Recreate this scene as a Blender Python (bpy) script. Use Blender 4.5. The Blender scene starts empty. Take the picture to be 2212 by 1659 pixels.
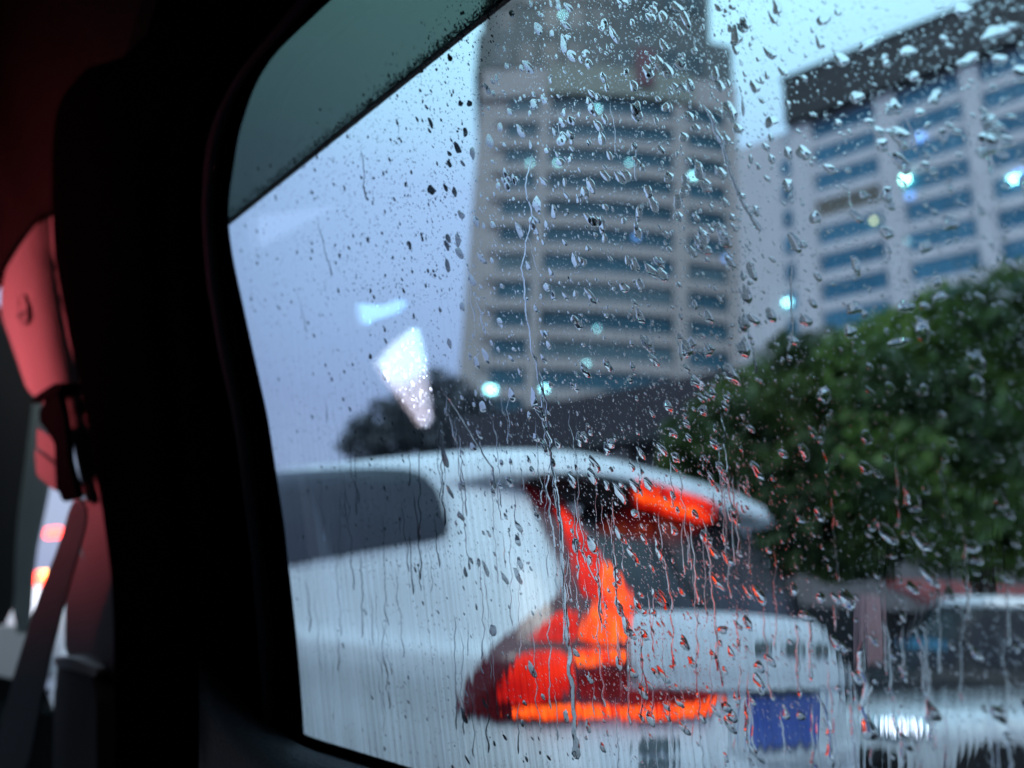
import bpy, bmesh, math, random
from mathutils import Vector, Matrix, noise
from mathutils.bvhtree import BVHTree
R = math.radians
sc = bpy.context.scene
col = sc.collection
rnd = random.Random(11)

# ------------------------------------------------------------------ camera
FPX, CX, CY = 1720.0, 1106.0, 829.5            # the photograph read at 2212 pixels wide
cd = bpy.data.cameras.new('camera')
cam = bpy.data.objects.new('camera', cd)
col.objects.link(cam)
sc.camera = cam
EYE = Vector((0, 0, 1.15))
rot = Matrix.Rotation(R(90 + 16.6), 3, 'X') @ Matrix.Rotation(R(3.4), 3, 'Z')
cam.matrix_world = Matrix.Translation(EYE) @ rot.to_4x4()
cd.sensor_width = 36
cd.lens = 28
cd.clip_start = 0.01
cd.clip_end = 4000
cd.dof.use_dof = True
cd.dof.focus_distance = 0.36
cd.dof.aperture_fstop = 5.3

# ------------------------------------------------------------------ world, sun, exposure
world = bpy.data.worlds.new('World')
sc.world = world
world.use_nodes = True
wn, wl = world.node_tree.nodes, world.node_tree.links
wn.clear()
wo = wn.new('ShaderNodeOutputWorld')
bg = wn.new('ShaderNodeBackground')
bg.inputs['Strength'].default_value = 0.1
sky = wn.new('ShaderNodeTexSky')
sky.sky_type = 'NISHITA'
sky.sun_disc = False
sky.sun_elevation = R(52)
sky.sun_rotation = R(192)
sky.air_density = 1.6
sky.dust_density = 3.0
geo = wn.new('ShaderNodeNewGeometry')
sep = wn.new('ShaderNodeSeparateXYZ')
ramp = wn.new('ShaderNodeValToRGB')
ramp.color_ramp.elements[0].position = 0.25
ramp.color_ramp.elements[0].color = (0.35, 0.44, 0.74, 1)
ramp.color_ramp.elements[1].position = 0.66
ramp.color_ramp.elements[1].color = (0.82, 1.40, 1.60, 1)
e_ = ramp.color_ramp.elements.new(0.50)
e_.color = (0.55, 0.77, 1.12, 1)
cl = wn.new('ShaderNodeTexNoise')
cl.inputs['Scale'].default_value = 1.6
cl.inputs['Detail'].default_value = 4
cm = wn.new('ShaderNodeMapRange')
cm.inputs['To Min'].default_value = 5.0
cm.inputs['To Max'].default_value = 5.8
vm = wn.new('ShaderNodeVectorMath')
vm.operation = 'SCALE'
mx = wn.new('ShaderNodeMix')
mx.data_type = 'RGBA'
mx.inputs[0].default_value = 0.80
tc = wn.new('ShaderNodeTexCoord')
wl.new(tc.outputs['Generated'], sep.inputs[0])
wl.new(sep.outputs['Z'], ramp.inputs[0])
wl.new(tc.outputs['Generated'], cl.inputs['Vector'])
wl.new(cl.outputs[0], cm.inputs[0])
wl.new(ramp.outputs[0], vm.inputs[0])
wl.new(cm.outputs[0], vm.inputs['Scale'])
wl.new(sky.outputs[0], mx.inputs[6])
wl.new(vm.outputs[0], mx.inputs[7])
wl.new(mx.outputs[2], bg.inputs[0])
wl.new(bg.outputs[0], wo.inputs[0])

sd = bpy.data.lights.new('sun', 'SUN')
sd.energy = 0.6
sd.angle = R(25)
sd.color = (1.0, 0.96, 0.9)
so = bpy.data.objects.new('sun', sd)
col.objects.link(so)
so.rotation_euler = (R(38), 0, R(-12))

vs = sc.view_settings
vs.view_transform = 'Standard'
vs.look = 'None'
vs.gamma = 1
vs.use_curve_mapping = False
vs.exposure = 0.97
sc.cycles.use_denoising = True
sc.cycles.caustics_reflective = False
sc.cycles.caustics_refractive = False
sc.cycles.max_bounces = 14
sc.cycles.transmission_bounces = 12
sc.cycles.transparent_max_bounces = 16
sc.cycles.sample_clamp_indirect = 6

# ------------------------------------------------------------------ projection helpers
def ray(px, py):
    return rot @ Vector(((px - CX) / FPX, -(py - CY) / FPX, -1.0))
def P(px, py, z):
    return EYE + ray(px, py) * z
def on_plane(px, py, p0, n):
    d = ray(px, py)
    return EYE + d * ((p0 - EYE).dot(n) / d.dot(n))

HEAD = Vector((-0.7071, 0.7071, 0))             # heading of both cars
SIDE = Vector((0.7071, 0.7071, 0))              # to their right
UP = Vector((0, 0, 1))
LEAN = R(15)
PN = (SIDE * math.cos(LEAN) + UP * math.sin(LEAN)).normalized()   # pane normal, outward
P0 = P(1215, 830, 0.36)
PU = -HEAD
PV = PU.cross(PN) * -1
if PV.z < 0: PV = -PV
def pane(px, py, h=0.0):                        # point on the window plane, h towards the inside
    return on_plane(px, py, P0 - PN * h, PN)

# ------------------------------------------------------------------ materials
MATS = {}
def nodes(name):
    m = bpy.data.materials.new(name)
    m.use_nodes = True
    n = m.node_tree.nodes
    n.clear()
    o = n.new('ShaderNodeOutputMaterial')
    return m, n, m.node_tree.links, o
def pbr(name, c, rough=0.5, metal=0.0, var=0.15, scale=8.0, bump=0.0, bscale=60.0, coat=0.0, emit=None, es=0.0, c2=None, spec=0.5):
    m, n, l, o = nodes(name)
    b = n.new('ShaderNodeBsdfPrincipled')
    b.inputs['Roughness'].default_value = rough
    b.inputs['Metallic'].default_value = metal
    b.inputs['Coat Weight'].default_value = coat
    b.inputs['Specular IOR Level'].default_value = spec
    b.inputs['Coat Roughness'].default_value = 0.05
    t = n.new('ShaderNodeTexCoord')
    x = n.new('ShaderNodeTexNoise')
    x.inputs['Scale'].default_value = scale
    x.inputs['Detail'].default_value = 5
    r = n.new('ShaderNodeValToRGB')
    r.color_ramp.elements[0].position = 0.3
    r.color_ramp.elements[1].position = 0.7
    if c2 is None:
        c2 = tuple(v * (1 - var) for v in c)
    r.color_ramp.elements[0].color = (*c2, 1)
    r.color_ramp.elements[1].color = (*c, 1)
    l.new(t.outputs['Object'], x.inputs['Vector'])
    l.new(x.outputs[0], r.inputs[0])
    l.new(r.outputs[0], b.inputs['Base Color'])
    if emit:
        b.inputs['Emission Color'].default_value = (*emit, 1)
        b.inputs['Emission Strength'].default_value = es
    if bump:
        y = n.new('ShaderNodeTexNoise')
        y.inputs['Scale'].default_value = bscale
        y.inputs['Detail'].default_value = 6
        q = n.new('ShaderNodeBump')
        q.inputs['Strength'].default_value = bump
        q.inputs['Distance'].default_value = 0.01
        l.new(t.outputs['Object'], y.inputs['Vector'])
        l.new(y.outputs[0], q.inputs['Height'])
        l.new(q.outputs[0], b.inputs['Normal'])
    l.new(b.outputs[0], o.inputs[0])
    MATS[name] = m
    return m
def water(name):
    m, n, l, o = nodes(name)
    g = n.new('ShaderNodeBsdfGlass')
    g.inputs['IOR'].default_value = 1.333
    g.inputs['Roughness'].default_value = 0.0
    l.new(g.outputs[0], o.inputs[0])
    return m
def sheet_glass(name, tint, ior=1.5, rough=0.0):
    m, n, l, o = nodes(name)
    t = n.new('ShaderNodeBsdfTransparent')
    t.inputs[0].default_value = (*tint, 1)
    g = n.new('ShaderNodeBsdfGlossy')
    g.inputs['Roughness'].default_value = rough
    gm = n.new('ShaderNodeNewGeometry')
    dt = n.new('ShaderNodeVectorMath')
    dt.operation = 'DOT_PRODUCT'
    l.new(gm.outputs['Normal'], dt.inputs[0])
    l.new(gm.outputs['Incoming'], dt.inputs[1])
    def mth(op, a, b=None):
        q = n.new('ShaderNodeMath')
        q.operation = op
        for i_, v_ in enumerate((a, b)):
            if v_ is None: continue
            if isinstance(v_, (int, float)): q.inputs[i_].default_value = v_
            else: l.new(v_, q.inputs[i_])
        return q.outputs[0]
    f0 = ((ior - 1) / (ior + 1)) ** 2            # Schlick's reflectance, the same from both sides
    fr_ = mth('ADD', mth('MULTIPLY', mth('POWER', mth('SUBTRACT', 1.0, mth('ABSOLUTE', dt.outputs['Value'])), 5.0), 1 - f0), f0)
    s = n.new('ShaderNodeMixShader')
    l.new(fr_, s.inputs[0])
    l.new(t.outputs[0], s.inputs[1])
    l.new(g.outputs[0], s.inputs[2])
    l.new(s.outputs[0], o.inputs[0])
    return m
def glow(name, c1, c2, s1, s2, scale=14.0, stretch=(1, 1, 1)):
    m, n, l, o = nodes(name)
    b = n.new('ShaderNodeBsdfPrincipled')
    b.inputs['Base Color'].default_value = (0.12, 0.004, 0.004, 1)
    b.inputs['Roughness'].default_value = 0.45
    b.inputs['Specular IOR Level'].default_value = 0.15
    t = n.new('ShaderNodeTexCoord')
    mp = n.new('ShaderNodeMapping')
    mp.inputs['Scale'].default_value = stretch
    x = n.new('ShaderNodeTexNoise')
    x.inputs['Scale'].default_value = scale
    r = n.new('ShaderNodeValToRGB')
    r.color_ramp.elements[0].position = 0.38
    r.color_ramp.elements[1].position = 0.62
    r.color_ramp.elements[0].color = (*c1, 1)
    r.color_ramp.elements[1].color = (*c2, 1)
    k = n.new('ShaderNodeMapRange')
    k.inputs['From Min'].default_value = 0.38
    k.inputs['From Max'].default_value = 0.62
    k.inputs['To Min'].default_value = s1
    k.inputs['To Max'].default_value = s2
    l.new(t.outputs['Object'], mp.inputs[0])
    l.new(mp.outputs[0], x.inputs['Vector'])
    l.new(x.outputs[0], r.inputs[0])
    l.new(x.outputs[0], k.inputs[0])
    l.new(r.outputs[0], b.inputs['Emission Color'])
    l.new(k.outputs[0], b.inputs['Emission Strength'])
    l.new(b.outputs[0], o.inputs[0])
    return m

M_WATER = water('rain_water')
M_PANE = sheet_glass('window_glass', (0.89, 0.95, 0.995))
def dirty(m):
    """a thin milky deposit with streaks that run down the pane"""
    n, l = m.node_tree.nodes, m.node_tree.links
    out = [q for q in n if q.type == 'OUTPUT_MATERIAL'][0]
    base = out.inputs[0].links[0].from_node
    t = n.new('ShaderNodeTexCoord')
    d1 = n.new('ShaderNodeVectorMath')
    d1.operation = 'DOT_PRODUCT'
    d1.inputs[1].default_value = tuple(PU * 420)
    d2 = n.new('ShaderNodeSeparateXYZ')
    l.new(t.outputs['Object'], d1.inputs[0])
    l.new(t.outputs['Object'], d2.inputs[0])
    z9 = n.new('ShaderNodeMath')
    z9.operation = 'MULTIPLY'
    z9.inputs[1].default_value = 7
    l.new(d2.outputs['Z'], z9.inputs[0])
    c = n.new('ShaderNodeCombineXYZ')
    l.new(d1.outputs['Value'], c.inputs[0])
    l.new(z9.outputs[0], c.inputs[1])
    x = n.new('ShaderNodeTexNoise')
    x.inputs['Scale'].default_value = 1.0
    x.inputs['Detail'].default_value = 3
    l.new(c.outputs[0], x.inputs['Vector'])
    a = n.new('ShaderNodeMapRange')              # streak strength
    a.inputs['From Min'].default_value = 0.42
    a.inputs['From Max'].default_value = 0.75
    a.inputs['To Max'].default_value = 0.26
    l.new(x.outputs[0], a.inputs[0])
    b = n.new('ShaderNodeMapRange')              # stronger low on the pane, where the water dries last
    b.inputs['From Min'].default_value = 1.34
    b.inputs['From Max'].default_value = 1.05
    l.new(d2.outputs['Z'], b.inputs[0])
    k = n.new('ShaderNodeMath')
    k.operation = 'MULTIPLY'
    l.new(a.outputs[0], k.inputs[0])
    l.new(b.outputs[0], k.inputs[1])
    k2 = n.new('ShaderNodeMath')
    k2.inputs[1].default_value = 0.012
    l.new(k.outputs[0], k2.inputs[0])
    tl = n.new('ShaderNodeBsdfTranslucent')
    tl.inputs[0].default_value = (0.62, 0.66, 0.68, 1)
    ms = n.new('ShaderNodeMixShader')
    l.new(k2.outputs[0], ms.inputs[0])
    l.new(base.outputs[0], ms.inputs[1])
    l.new(tl.outputs[0], ms.inputs[2])
    l.new(ms.outputs[0], out.inputs[0])
dirty(M_PANE)
M_VISOR = sheet_glass('smoked_acrylic', (0.34, 0.38, 0.345), 1.3)
M_RUBBER = pbr('black_rubber', (0.0018, 0.002, 0.003), 1.0, spec=0.0)
M_STRIP = pbr('satin_black_strip', (0.005, 0.009, 0.017), 0.9, spec=0.1)
M_DOOR = pbr('black_door_plastic', (0.0016, 0.0018, 0.0024), 1.0, bump=0.2, bscale=300, spec=0.0)
M_SILL = pbr('door_sill_plastic', (0.03, 0.035, 0.045), 0.6, bump=0.2, bscale=300)
M_TRIM = pbr('grey_pillar_plastic', (0.17, 0.135, 0.14), 0.8, bump=0.25, bscale=400)
M_LINER = pbr('headliner_fabric', (0.022, 0.018, 0.018), 1.0, bump=0.9, bscale=260, spec=0.0)
M_SHELL = pbr('dark_cabin_lining', (0.02, 0.02, 0.022), 0.9)
M_BELT = pbr('belt_webbing', (0.05, 0.05, 0.055), 0.8, bump=0.5, bscale=500)
M_BLACK = pbr('black_plastic', (0.012, 0.012, 0.013), 0.4)
M_WHITE = pbr('white_car_paint', (0.70, 0.75, 0.80), 0.35, coat=0.3, var=0.03)
M_SILVER = pbr('pale_car_paint', (0.55, 0.58, 0.62), 0.3, coat=1.0, var=0.04)
M_DARKCAR = pbr('dark_car_paint', (0.012, 0.013, 0.017), 0.5, coat=0.0, spec=0.3)
M_CARGLASS = pbr('tinted_car_glass', (0.012, 0.015, 0.02), 0.1, var=0.5, scale=3, spec=0.35)
M_REARGLASS = pbr('rear_screen_glass', (0.018, 0.018, 0.024), 0.12, var=0.7, scale=5, spec=0.35)
M_LENS = pbr('maroon_lamp_lens', (0.06, 0.006, 0.01), 0.12, coat=0.6, emit=(0.3, 0.004, 0.01), es=0.06)
M_LENSRED = glow('lit_red_lens', (0.95, 0.008, 0.004), (1.0, 0.03, 0.007), 0.36, 0.75, 7, (1, 1, 1))
M_LENSHOT = glow('lit_orange_lens', (1.0, 0.03, 0.004), (1.0, 0.11, 0.008), 0.7, 1.4, 12, (2, 2, 1))
M_LENSDIM = glow('dim_red_lens', (0.30, 0.004, 0.010), (0.5, 0.008, 0.012), 0.04, 0.2, 9)
M_CHROME = pbr('chrome', (0.6, 0.62, 0.65), 0.15, metal=1.0)
M_PLATE = pbr('blue_plate', (0.02, 0.06, 0.32), 0.4, c2=(0.07, 0.11, 0.32), scale=9)
M_BADGE = pbr('grey_badge', (0.16, 0.2, 0.2), 0.3, metal=0.5)
M_MATT = pbr('matt_black_plastic', (0.008, 0.008, 0.01), 1.0, spec=0.0)
M_VEDGE = pbr('visor_edge_acrylic', (0.015, 0.03, 0.03), 0.6)
M_LEDGELIT = pbr('painted_ledge_highlight', (0.6, 0.5, 0.52), 0.5)  # light on the ledge edge, painted as a pale colour
M_TYRE = pbr('tyre_rubber', (0.012, 0.012, 0.012), 0.85)
M_RIM = pbr('alloy_rim', (0.35, 0.36, 0.38), 0.3, metal=0.9)
M_ASPH = pbr('wet_asphalt', (0.05, 0.05, 0.053), 0.25, var=0.35, scale=2, bump=0.3, bscale=40)
M_PAVE = pbr('kerb_stone', (0.22, 0.22, 0.22), 0.6, bump=0.3)
M_TOWER = pbr('beige_tower_cladding', (0.40, 0.375, 0.37), 0.7, var=0.12, scale=0.3)
M_CROWN = pbr('tower_crown_cladding', (0.10, 0.125, 0.125), 0.6, var=0.3, scale=0.15)
M_CROWNDK = pbr('tower_crown_glass', (0.03, 0.065, 0.085), 0.3, var=0.4, scale=0.2)
M_WING = pbr('pale_wing_cladding', (0.62, 0.63, 0.68), 0.7, var=0.1, scale=0.3)
M_CAP = pbr('dark_roof_parapet', (0.03, 0.034, 0.04), 0.7, var=0.3, scale=0.5)
M_WINS = [pbr('teal_window_%s' % w, c, 0.35, var=0.25, scale=0.35, spec=0.3) for w, c in
          (('a', (0.024, 0.105, 0.155)), ('b', (0.018, 0.09, 0.135)), ('c', (0.03, 0.12, 0.175)))]
M_WINW = [pbr('blue_window_%s' % w, c, 0.35, var=0.25, scale=0.35, spec=0.3) for w, c in
          (('a', (0.05, 0.20, 0.33)), ('b', (0.035, 0.17, 0.29)), ('c', (0.06, 0.23, 0.37)))]
M_BLIND = pbr('pale_blind_window', (0.07, 0.15, 0.19), 0.5, var=0.3, scale=0.6)
M_BROWN = pbr('brown_blind', (0.16, 0.15, 0.13), 0.8)
M_MULL = pbr('window_frame_metal', (0.06, 0.12, 0.16), 0.5)
M_REDSIGN = pbr('dull_red_panel', (0.14, 0.05, 0.07), 0.6)
M_PALEGREEN = pbr('pale_green_panel', (0.22, 0.25, 0.21), 0.6, scale=0.4)
M_FASCIA = pbr('dark_canopy_fascia', (0.032, 0.026, 0.036), 0.6, var=0.2, scale=0.6)
M_LOWWALL = pbr('grey_low_wall', (0.20, 0.19, 0.20), 0.8, var=0.2, scale=0.8)
M_TRUNK = pbr('bark', (0.06, 0.045, 0.035), 0.9, bump=0.8, bscale=20)
M_FAR = pbr('hazed_far_foliage', (0.11, 0.13, 0.15), 0.8, c2=(0.06, 0.075, 0.09), scale=0.8)  # leaf colour lightened, distance haze painted in
M_PINK = pbr('faded_pink_paint', (0.36, 0.22, 0.24), 0.6)
M_RED = pbr('red_awning_cloth', (0.34, 0.06, 0.06), 0.7)
M_GREYGREEN = pbr('grey_green_plastic', (0.22, 0.25, 0.24), 0.6)
def emit_mat(name, c, s):
    return pbr(name, (0.5, 0.5, 0.5), 0.4, emit=c, es=s)
M_LAMPC = emit_mat('cyan_white_lamp', (0.35, 0.95, 1.0), 4.5)
M_LAMPB = emit_mat('blue_lamp', (0.15, 0.4, 1.0), 1.3)
M_LAMPG = emit_mat('green_white_lamp', (0.35, 1.0, 0.75), 9.0)
M_LAMPY = emit_mat('yellow_lamp', (0.9, 0.9, 0.4), 2.0)
M_HEAD = emit_mat('lit_headlamp', (0.8, 0.85, 1.0), 1.3)
M_REDL = emit_mat('lit_brake_lamp', (1.0, 0.03, 0.01), 5.0)
M_AMBL = emit_mat('lit_amber_lamp', (1.0, 0.4, 0.04), 5.0)
M_MIRRGLOW = glow('wedge_reflection_glow', (0.55, 0.85, 1.0), (1.0, 0.86, 1.0), 4.5, 3.2, 9)  # glow of the added panel behind the wedge reflection
M_MIRRGLOWB = emit_mat('blue_reflection_glow', (0.28, 0.62, 1.0), 3.4)  # glow of the added panel behind the blue reflection

def foliage(name, c, dark, light):
    m, n, l, o = nodes(name)
    b = n.new('ShaderNodeBsdfPrincipled')
    b.inputs['Roughness'].default_value = 0.6
    tr = n.new('ShaderNodeBsdfTranslucent')
    tr.inputs[0].default_value = (light[0], light[1], light[2], 1)
    ms = n.new('ShaderNodeMixShader')
    ms.inputs[0].default_value = 0.2
    t = n.new('ShaderNodeTexCoord')
    x = n.new('ShaderNodeTexNoise')
    x.inputs['Scale'].default_value = 1.3
    x.inputs['Detail'].default_value = 6
    r = n.new('ShaderNodeValToRGB')
    r.color_ramp.elements[0].position = 0.36
    r.color_ramp.elements[0].color = (*dark, 1)
    r.color_ramp.elements[1].position = 0.64
    r.color_ramp.elements[1].color = (*light, 1)
    e = r.color_ramp.elements.new(0.5)
    e.color = (*c, 1)
    l.new(t.outputs['Object'], x.inputs['Vector'])
    l.new(x.outputs[0], r.inputs[0])
    l.new(r.outputs[0], b.inputs['Base Color'])
    l.new(b.outputs[0], ms.inputs[1])
    l.new(tr.outputs[0], ms.inputs[2])
    l.new(ms.outputs[0], o.inputs[0])
    return m
M_LEAF = foliage('leaf_green', (0.055, 0.115, 0.03), (0.016, 0.045, 0.018), (0.13, 0.23, 0.04))
M_LEAF2 = foliage('leaf_deep_green', (0.045, 0.085, 0.028), (0.016, 0.038, 0.018), (0.09, 0.15, 0.03))

# ------------------------------------------------------------------ object helpers
def link(name, me, mat, parent=None, smooth=False, kind=None):
    if mat is not None and not me.materials:
        me.materials.append(mat)
    if smooth:
        for p in me.polygons: p.use_smooth = True
    o = bpy.data.objects.new(name, me)
    col.objects.link(o)
    if parent is not None:
        o.parent = parent
        o.matrix_parent_inverse = parent.matrix_basis.inverted()
    if kind: o['kind'] = kind
    return o
def mesh(name, v, f, mat, parent=None, smooth=False, kind=None):
    me = bpy.data.meshes.new(name)
    me.from_pydata([tuple(p) for p in v], [], f)
    me.update()
    return link(name, me, mat, parent, smooth, kind)
def thing(name, label, cat, loc=(0, 0, 0), group=None):
    o = bpy.data.objects.new(name, None)
    col.objects.link(o)
    o.location = loc
    o.empty_display_size = 0.2
    o['label'] = label
    o['category'] = cat
    if group: o['group'] = group
    bpy.context.view_layer.update()
    return o
def tag(o, label, cat, group=None):
    o['label'] = label
    o['category'] = cat
    if group: o['group'] = group
    return o
def box8(c):                                    # eight corners (bottom 4, top 4) -> faces
    return [(0, 3, 2, 1), (4, 5, 6, 7), (0, 1, 5, 4), (1, 2, 6, 5), (2, 3, 7, 6), (3, 0, 4, 7)]
def obox(name, o, ax, ay, az, x0, x1, y0, y1, z0, z1, mat, parent=None, bevel=0.0, kind=None):
    v = [o + ax * x + ay * y + az * z for z in (z0, z1) for x, y in ((x0, y0), (x1, y0), (x1, y1), (x0, y1))]
    bm = bmesh.new()
    vs_ = [bm.verts.new(p) for p in v]
    for f in box8(0): bm.faces.new([vs_[i] for i in f])
    bmesh.ops.recalc_face_normals(bm, faces=bm.faces)
    if bevel:
        bmesh.ops.bevel(bm, geom=list(bm.edges), offset=bevel, segments=2, affect='EDGES', profile=0.6)
    me = bpy.data.meshes.new(name)
    bm.to_mesh(me)
    bm.free()
    return link(name, me, mat, parent, kind=kind)
def lerp(a, b, t): return a + (b - a) * t
def interp(tab, y):
    if y <= tab[0][0]:
        (a, b), (c, d) = tab[0], tab[1]
        return b + (d - b) * (y - a) / (c - a)
    for (a, b), (c, d) in zip(tab, tab[1:]):
        if y <= c: return b + (d - b) * (y - a) / (c - a)
    return tab[-1][1]
def densify(poly, n=48, rnd_k=2):
    pts = [Vector(p) for p in poly]
    for _ in range(rnd_k):                       # Chaikin corner cutting
        q = []
        for i in range(len(pts)):
            a, b = pts[i], pts[(i + 1) % len(pts)]
            q += [a.lerp(b, 0.22), a.lerp(b, 0.78)]
        pts = q
    L = [0]
    for i in range(len(pts)):
        L.append(L[-1] + (pts[(i + 1) % len(pts)] - pts[i]).length)
    out = []
    j = 0
    for k in range(n):
        s = L[-1] * k / n
        while L[j + 1] < s: j += 1
        t = (s - L[j]) / max(L[j + 1] - L[j], 1e-9)
        out.append(pts[j].lerp(pts[(j + 1) % len(pts)], t))
    return out
def star_patch(name, poly, hit, off, mat, parent=None, center=None, rings=6, n=56, rnd_k=2, back=0.01):
    """a solid slab that follows a surface: hit(px, py) -> (point, outward normal) or None"""
    b = densify(poly, n, rnd_k)
    c = Vector(center) if center else sum(b, Vector((0, 0))) / len(b)
    h0 = hit(c.x, c.y)
    if h0 is None: return None
    v, nn = [h0[0] + h0[1] * off], [h0]
    for k in range(1, rings + 1):
        for p in b:
            t = k / rings
            for _ in range(14):
                q = c.lerp(p, t)
                h = hit(q.x, q.y)
                if h is not None: break
                t *= 0.97
            if h is None: h = h0
            v.append(h[0] + h[1] * off)
            nn.append(h)
    f = []
    for i in range(n): f.append((0, 1 + i, 1 + (i + 1) % n))
    for k in range(1, rings):
        a, d = 1 + (k - 1) * n, 1 + k * n
        for i in range(n):
            j = (i + 1) % n
            f.append((a + i, d + i, d + j, a + j))
    base = len(v)
    e = 1 + (rings - 1) * n
    for i in range(n):
        h = nn[e + i]
        v.append(h[0] - h[1] * back)
    for i in range(n):
        j = (i + 1) % n
        f.append((e + i, base + i, base + j, e + j))
    f.append(tuple(base + i for i in range(n))[::-1])
    return mesh(name, v, f, mat, parent, smooth=False)

# ================================================================== SETTING
g = []
obox('road', Vector((0, 0, 0)), Vector((1, 0, 0)), Vector((0, 1, 0)), UP, -900, 900, -900, 900, -0.5, 0, M_ASPH, kind='structure')
# lane markings between the lanes and a kerbed pavement beyond the far lane
for k in range(-4, 8):
    obox('lane_marking', Vector((0, 0, 0)), HEAD, SIDE, UP, k * 6.0, k * 6.0 + 3.0, 0.80, 0.92, 0.004, 0.008, M_WHITE, kind='structure')
obox('pavement', Vector((0, 0, 0)), HEAD, SIDE, UP, -60, 120, 6.4, 13.0, 0.0, 0.13, M_PAVE, kind='structure')

# ------------------------------------------------------------------ tower
TY = 100.0
TN = Vector((0, -1, 0))
def tw(px, py, depth=TY):                        # point of the tower's front plane
    return on_plane(px, py, Vector((0, depth, 0)), TN)
tower = thing('office_tower', 'tall beige office tower with rows of teal window bands behind the wet glass', 'building', (tw(1310, 1300).x, TY, 0))
xl, xr = tw(1003, 620).x, tw(1612, 620).x
def tcurve(x):
    u = (x - (xl + xr) / 2) / ((xr - xl) / 2)
    return 2.2 * u * u
z_lo, z_hi = tw(1310, 822).z, tw(1310, 228).z
ROWS = 11
zp = (z_hi - z_lo) / (ROWS - 1)
def tstrip(name, x0, x1, z0, z1, y0, y1, mat, nx=10):
    """curved slab of the tower front: y offsets are towards the viewer (negative) from the curve"""
    v, f = [], []
    for i in range(nx + 1):
        x = lerp(x0, x1, i / nx)
        yc = TY + tcurve(x)
        v += [(x, yc + y0, z0), (x, yc + y0, z1), (x, yc + y1, z1), (x, yc + y1, z0)]
    for i in range(nx):
        a, b = i * 4, i * 4 + 4
        for k in range(4):
            f.append((a + k, b + k, b + (k + 1) % 4, a + (k + 1) % 4))
    f += [(0, 1, 2, 3), tuple(nx * 4 + k for k in (3, 2, 1, 0))]
    return mesh(name, v, f, mat, tower)
zt = tw(1310, 78).z
tstrip('wall', xl, xr, 0, tw(1310, 195).z, 0.5, 24, M_TOWER, 24)
wz = 0.62 * zp
cols = [(tw(1078, 500).x, tw(1152, 500).x), (tw(1176, 500).x, tw(1456, 500).x), (tw(1488, 500).x, tw(1594, 500).x)]
for r in range(-1, ROWS):
    zc = z_lo + r * zp
    # spandrel band standing proud between two rows of windows
    tstrip('spandrel_band', xl + 2.6, xr - 0.4, zc - zp + wz / 2, zc - wz / 2, 0.0, 0.6, M_TOWER, 16)
    for ci, (a, b) in enumerate(cols):
        w = tstrip('window', a, b, zc - wz / 2 + 0.02, zc + wz / 2 - 0.02, 0.38, 0.48, (M_WINS[rnd.randrange(3)] if rnd.random() > .14 else M_BLIND), 8)
        nm = max(2, int((b - a) / 2.2))
        for k in range(1, nm):
            x = lerp(a, b, k / nm)
            yc = TY + tcurve(x)
            obox('mullion', Vector((x, yc, zc)), Vector((1, 0, 0)), Vector((0, 1, 0)), UP, -0.04, 0.04, 0.3, 0.37, -wz / 2, wz / 2, M_MULL, w)
for a, b in ((tw(1152, 500).x + .05, tw(1176, 500).x - .05), (tw(1456, 500).x + .05, tw(1488, 500).x - .05), (xr - 2.0, xr)):
    tstrip('pier', a, b, 0, tw(1310, 215).z, -0.25, 0.52, M_TOWER, 4)
# blank belt, sign panels and the dark ribbed crown
ztop = 118
tstrip('upper_belt', xl, xr, z_hi + wz / 2 + 0.1, tw(1310, 150).z, -0.1, 1.0, M_TOWER, 16)
tstrip('crown', tw(1030, 60).x, xr - 0.3, tw(1310, 150).z + 0.05, tw(1540, 72).z, 0.6, 20, M_CROWN, 16)
tstrip('crown', tw(1042, 20).x, tw(1541, 30).x, tw(1540, 72).z + 0.05, ztop, 0.9, 19, M_CROWN, 16)
tstrip('sign_panel', tw(1182, 180).x, tw(1500, 180).x, tw(1310, 208).z, tw(1310, 148).z, -0.5, -0.12, M_PALEGREEN, 8)
tstrip('sign_panel', tw(1372, 160).x, tw(1412, 160).x, tw(1390, 190).z, tw(1390, 112).z, -0.9, -0.55, M_REDSIGN, 3)
nx = 9
xa, xb = tw(1062, 60).x, tw(1530, 60).x
for k in range(nx):
    a = lerp(xa, xb, k / nx) + 0.5
    b = lerp(xa, xb, (k + 1) / nx) - 0.5
    for q, (z0, z1) in enumerate(((tw(1310, 140).z, tw(1310, 92).z), (tw(1310, 66).z + .4, tw(1310, 10).z), (tw(1310, 0).z, tw(1310, -60).z))):
        if rnd.random() < 0.82:
            tstrip('crown_window', a, b, z0, z1, 0.35 if q == 0 else 0.62, 0.55 if q == 0 else 0.85, M_CROWNDK, 3)
def lamp(px, py, mat, parent, size=0.5, plane=None):
    p = tw(px, py) + Vector((0, tcurve(tw(px, py).x) - 0.15, 0)) if plane is None else plane
    obox('ceiling_lamp', p, Vector((1, 0, 0)), Vector((0, 1, 0)), UP, -size, size, -0.15, 0.15, -size * .7, size * .7, mat, parent, 0.05)
for px, py, m, s in ((1290, 236, M_LAMPC, .22), (1205, 350, M_LAMPC, .16), (1145, 347, M_LAMPC, .14), (1360, 352, M_LAMPC, .16), (1500, 374, M_LAMPC, .3),
                     (1060, 836, M_LAMPC, .62), (1176, 838, M_LAMPC, .36), (1266, 786, M_LAMPC, .16), (1290, 710, M_LAMPC, .14), (1216, 30, M_LAMPC, .2),
                     (1575, 548, M_LAMPB, .3), (1375, 512, M_LAMPB, .3)):
    lamp(px, py, m, tower, s)

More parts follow.
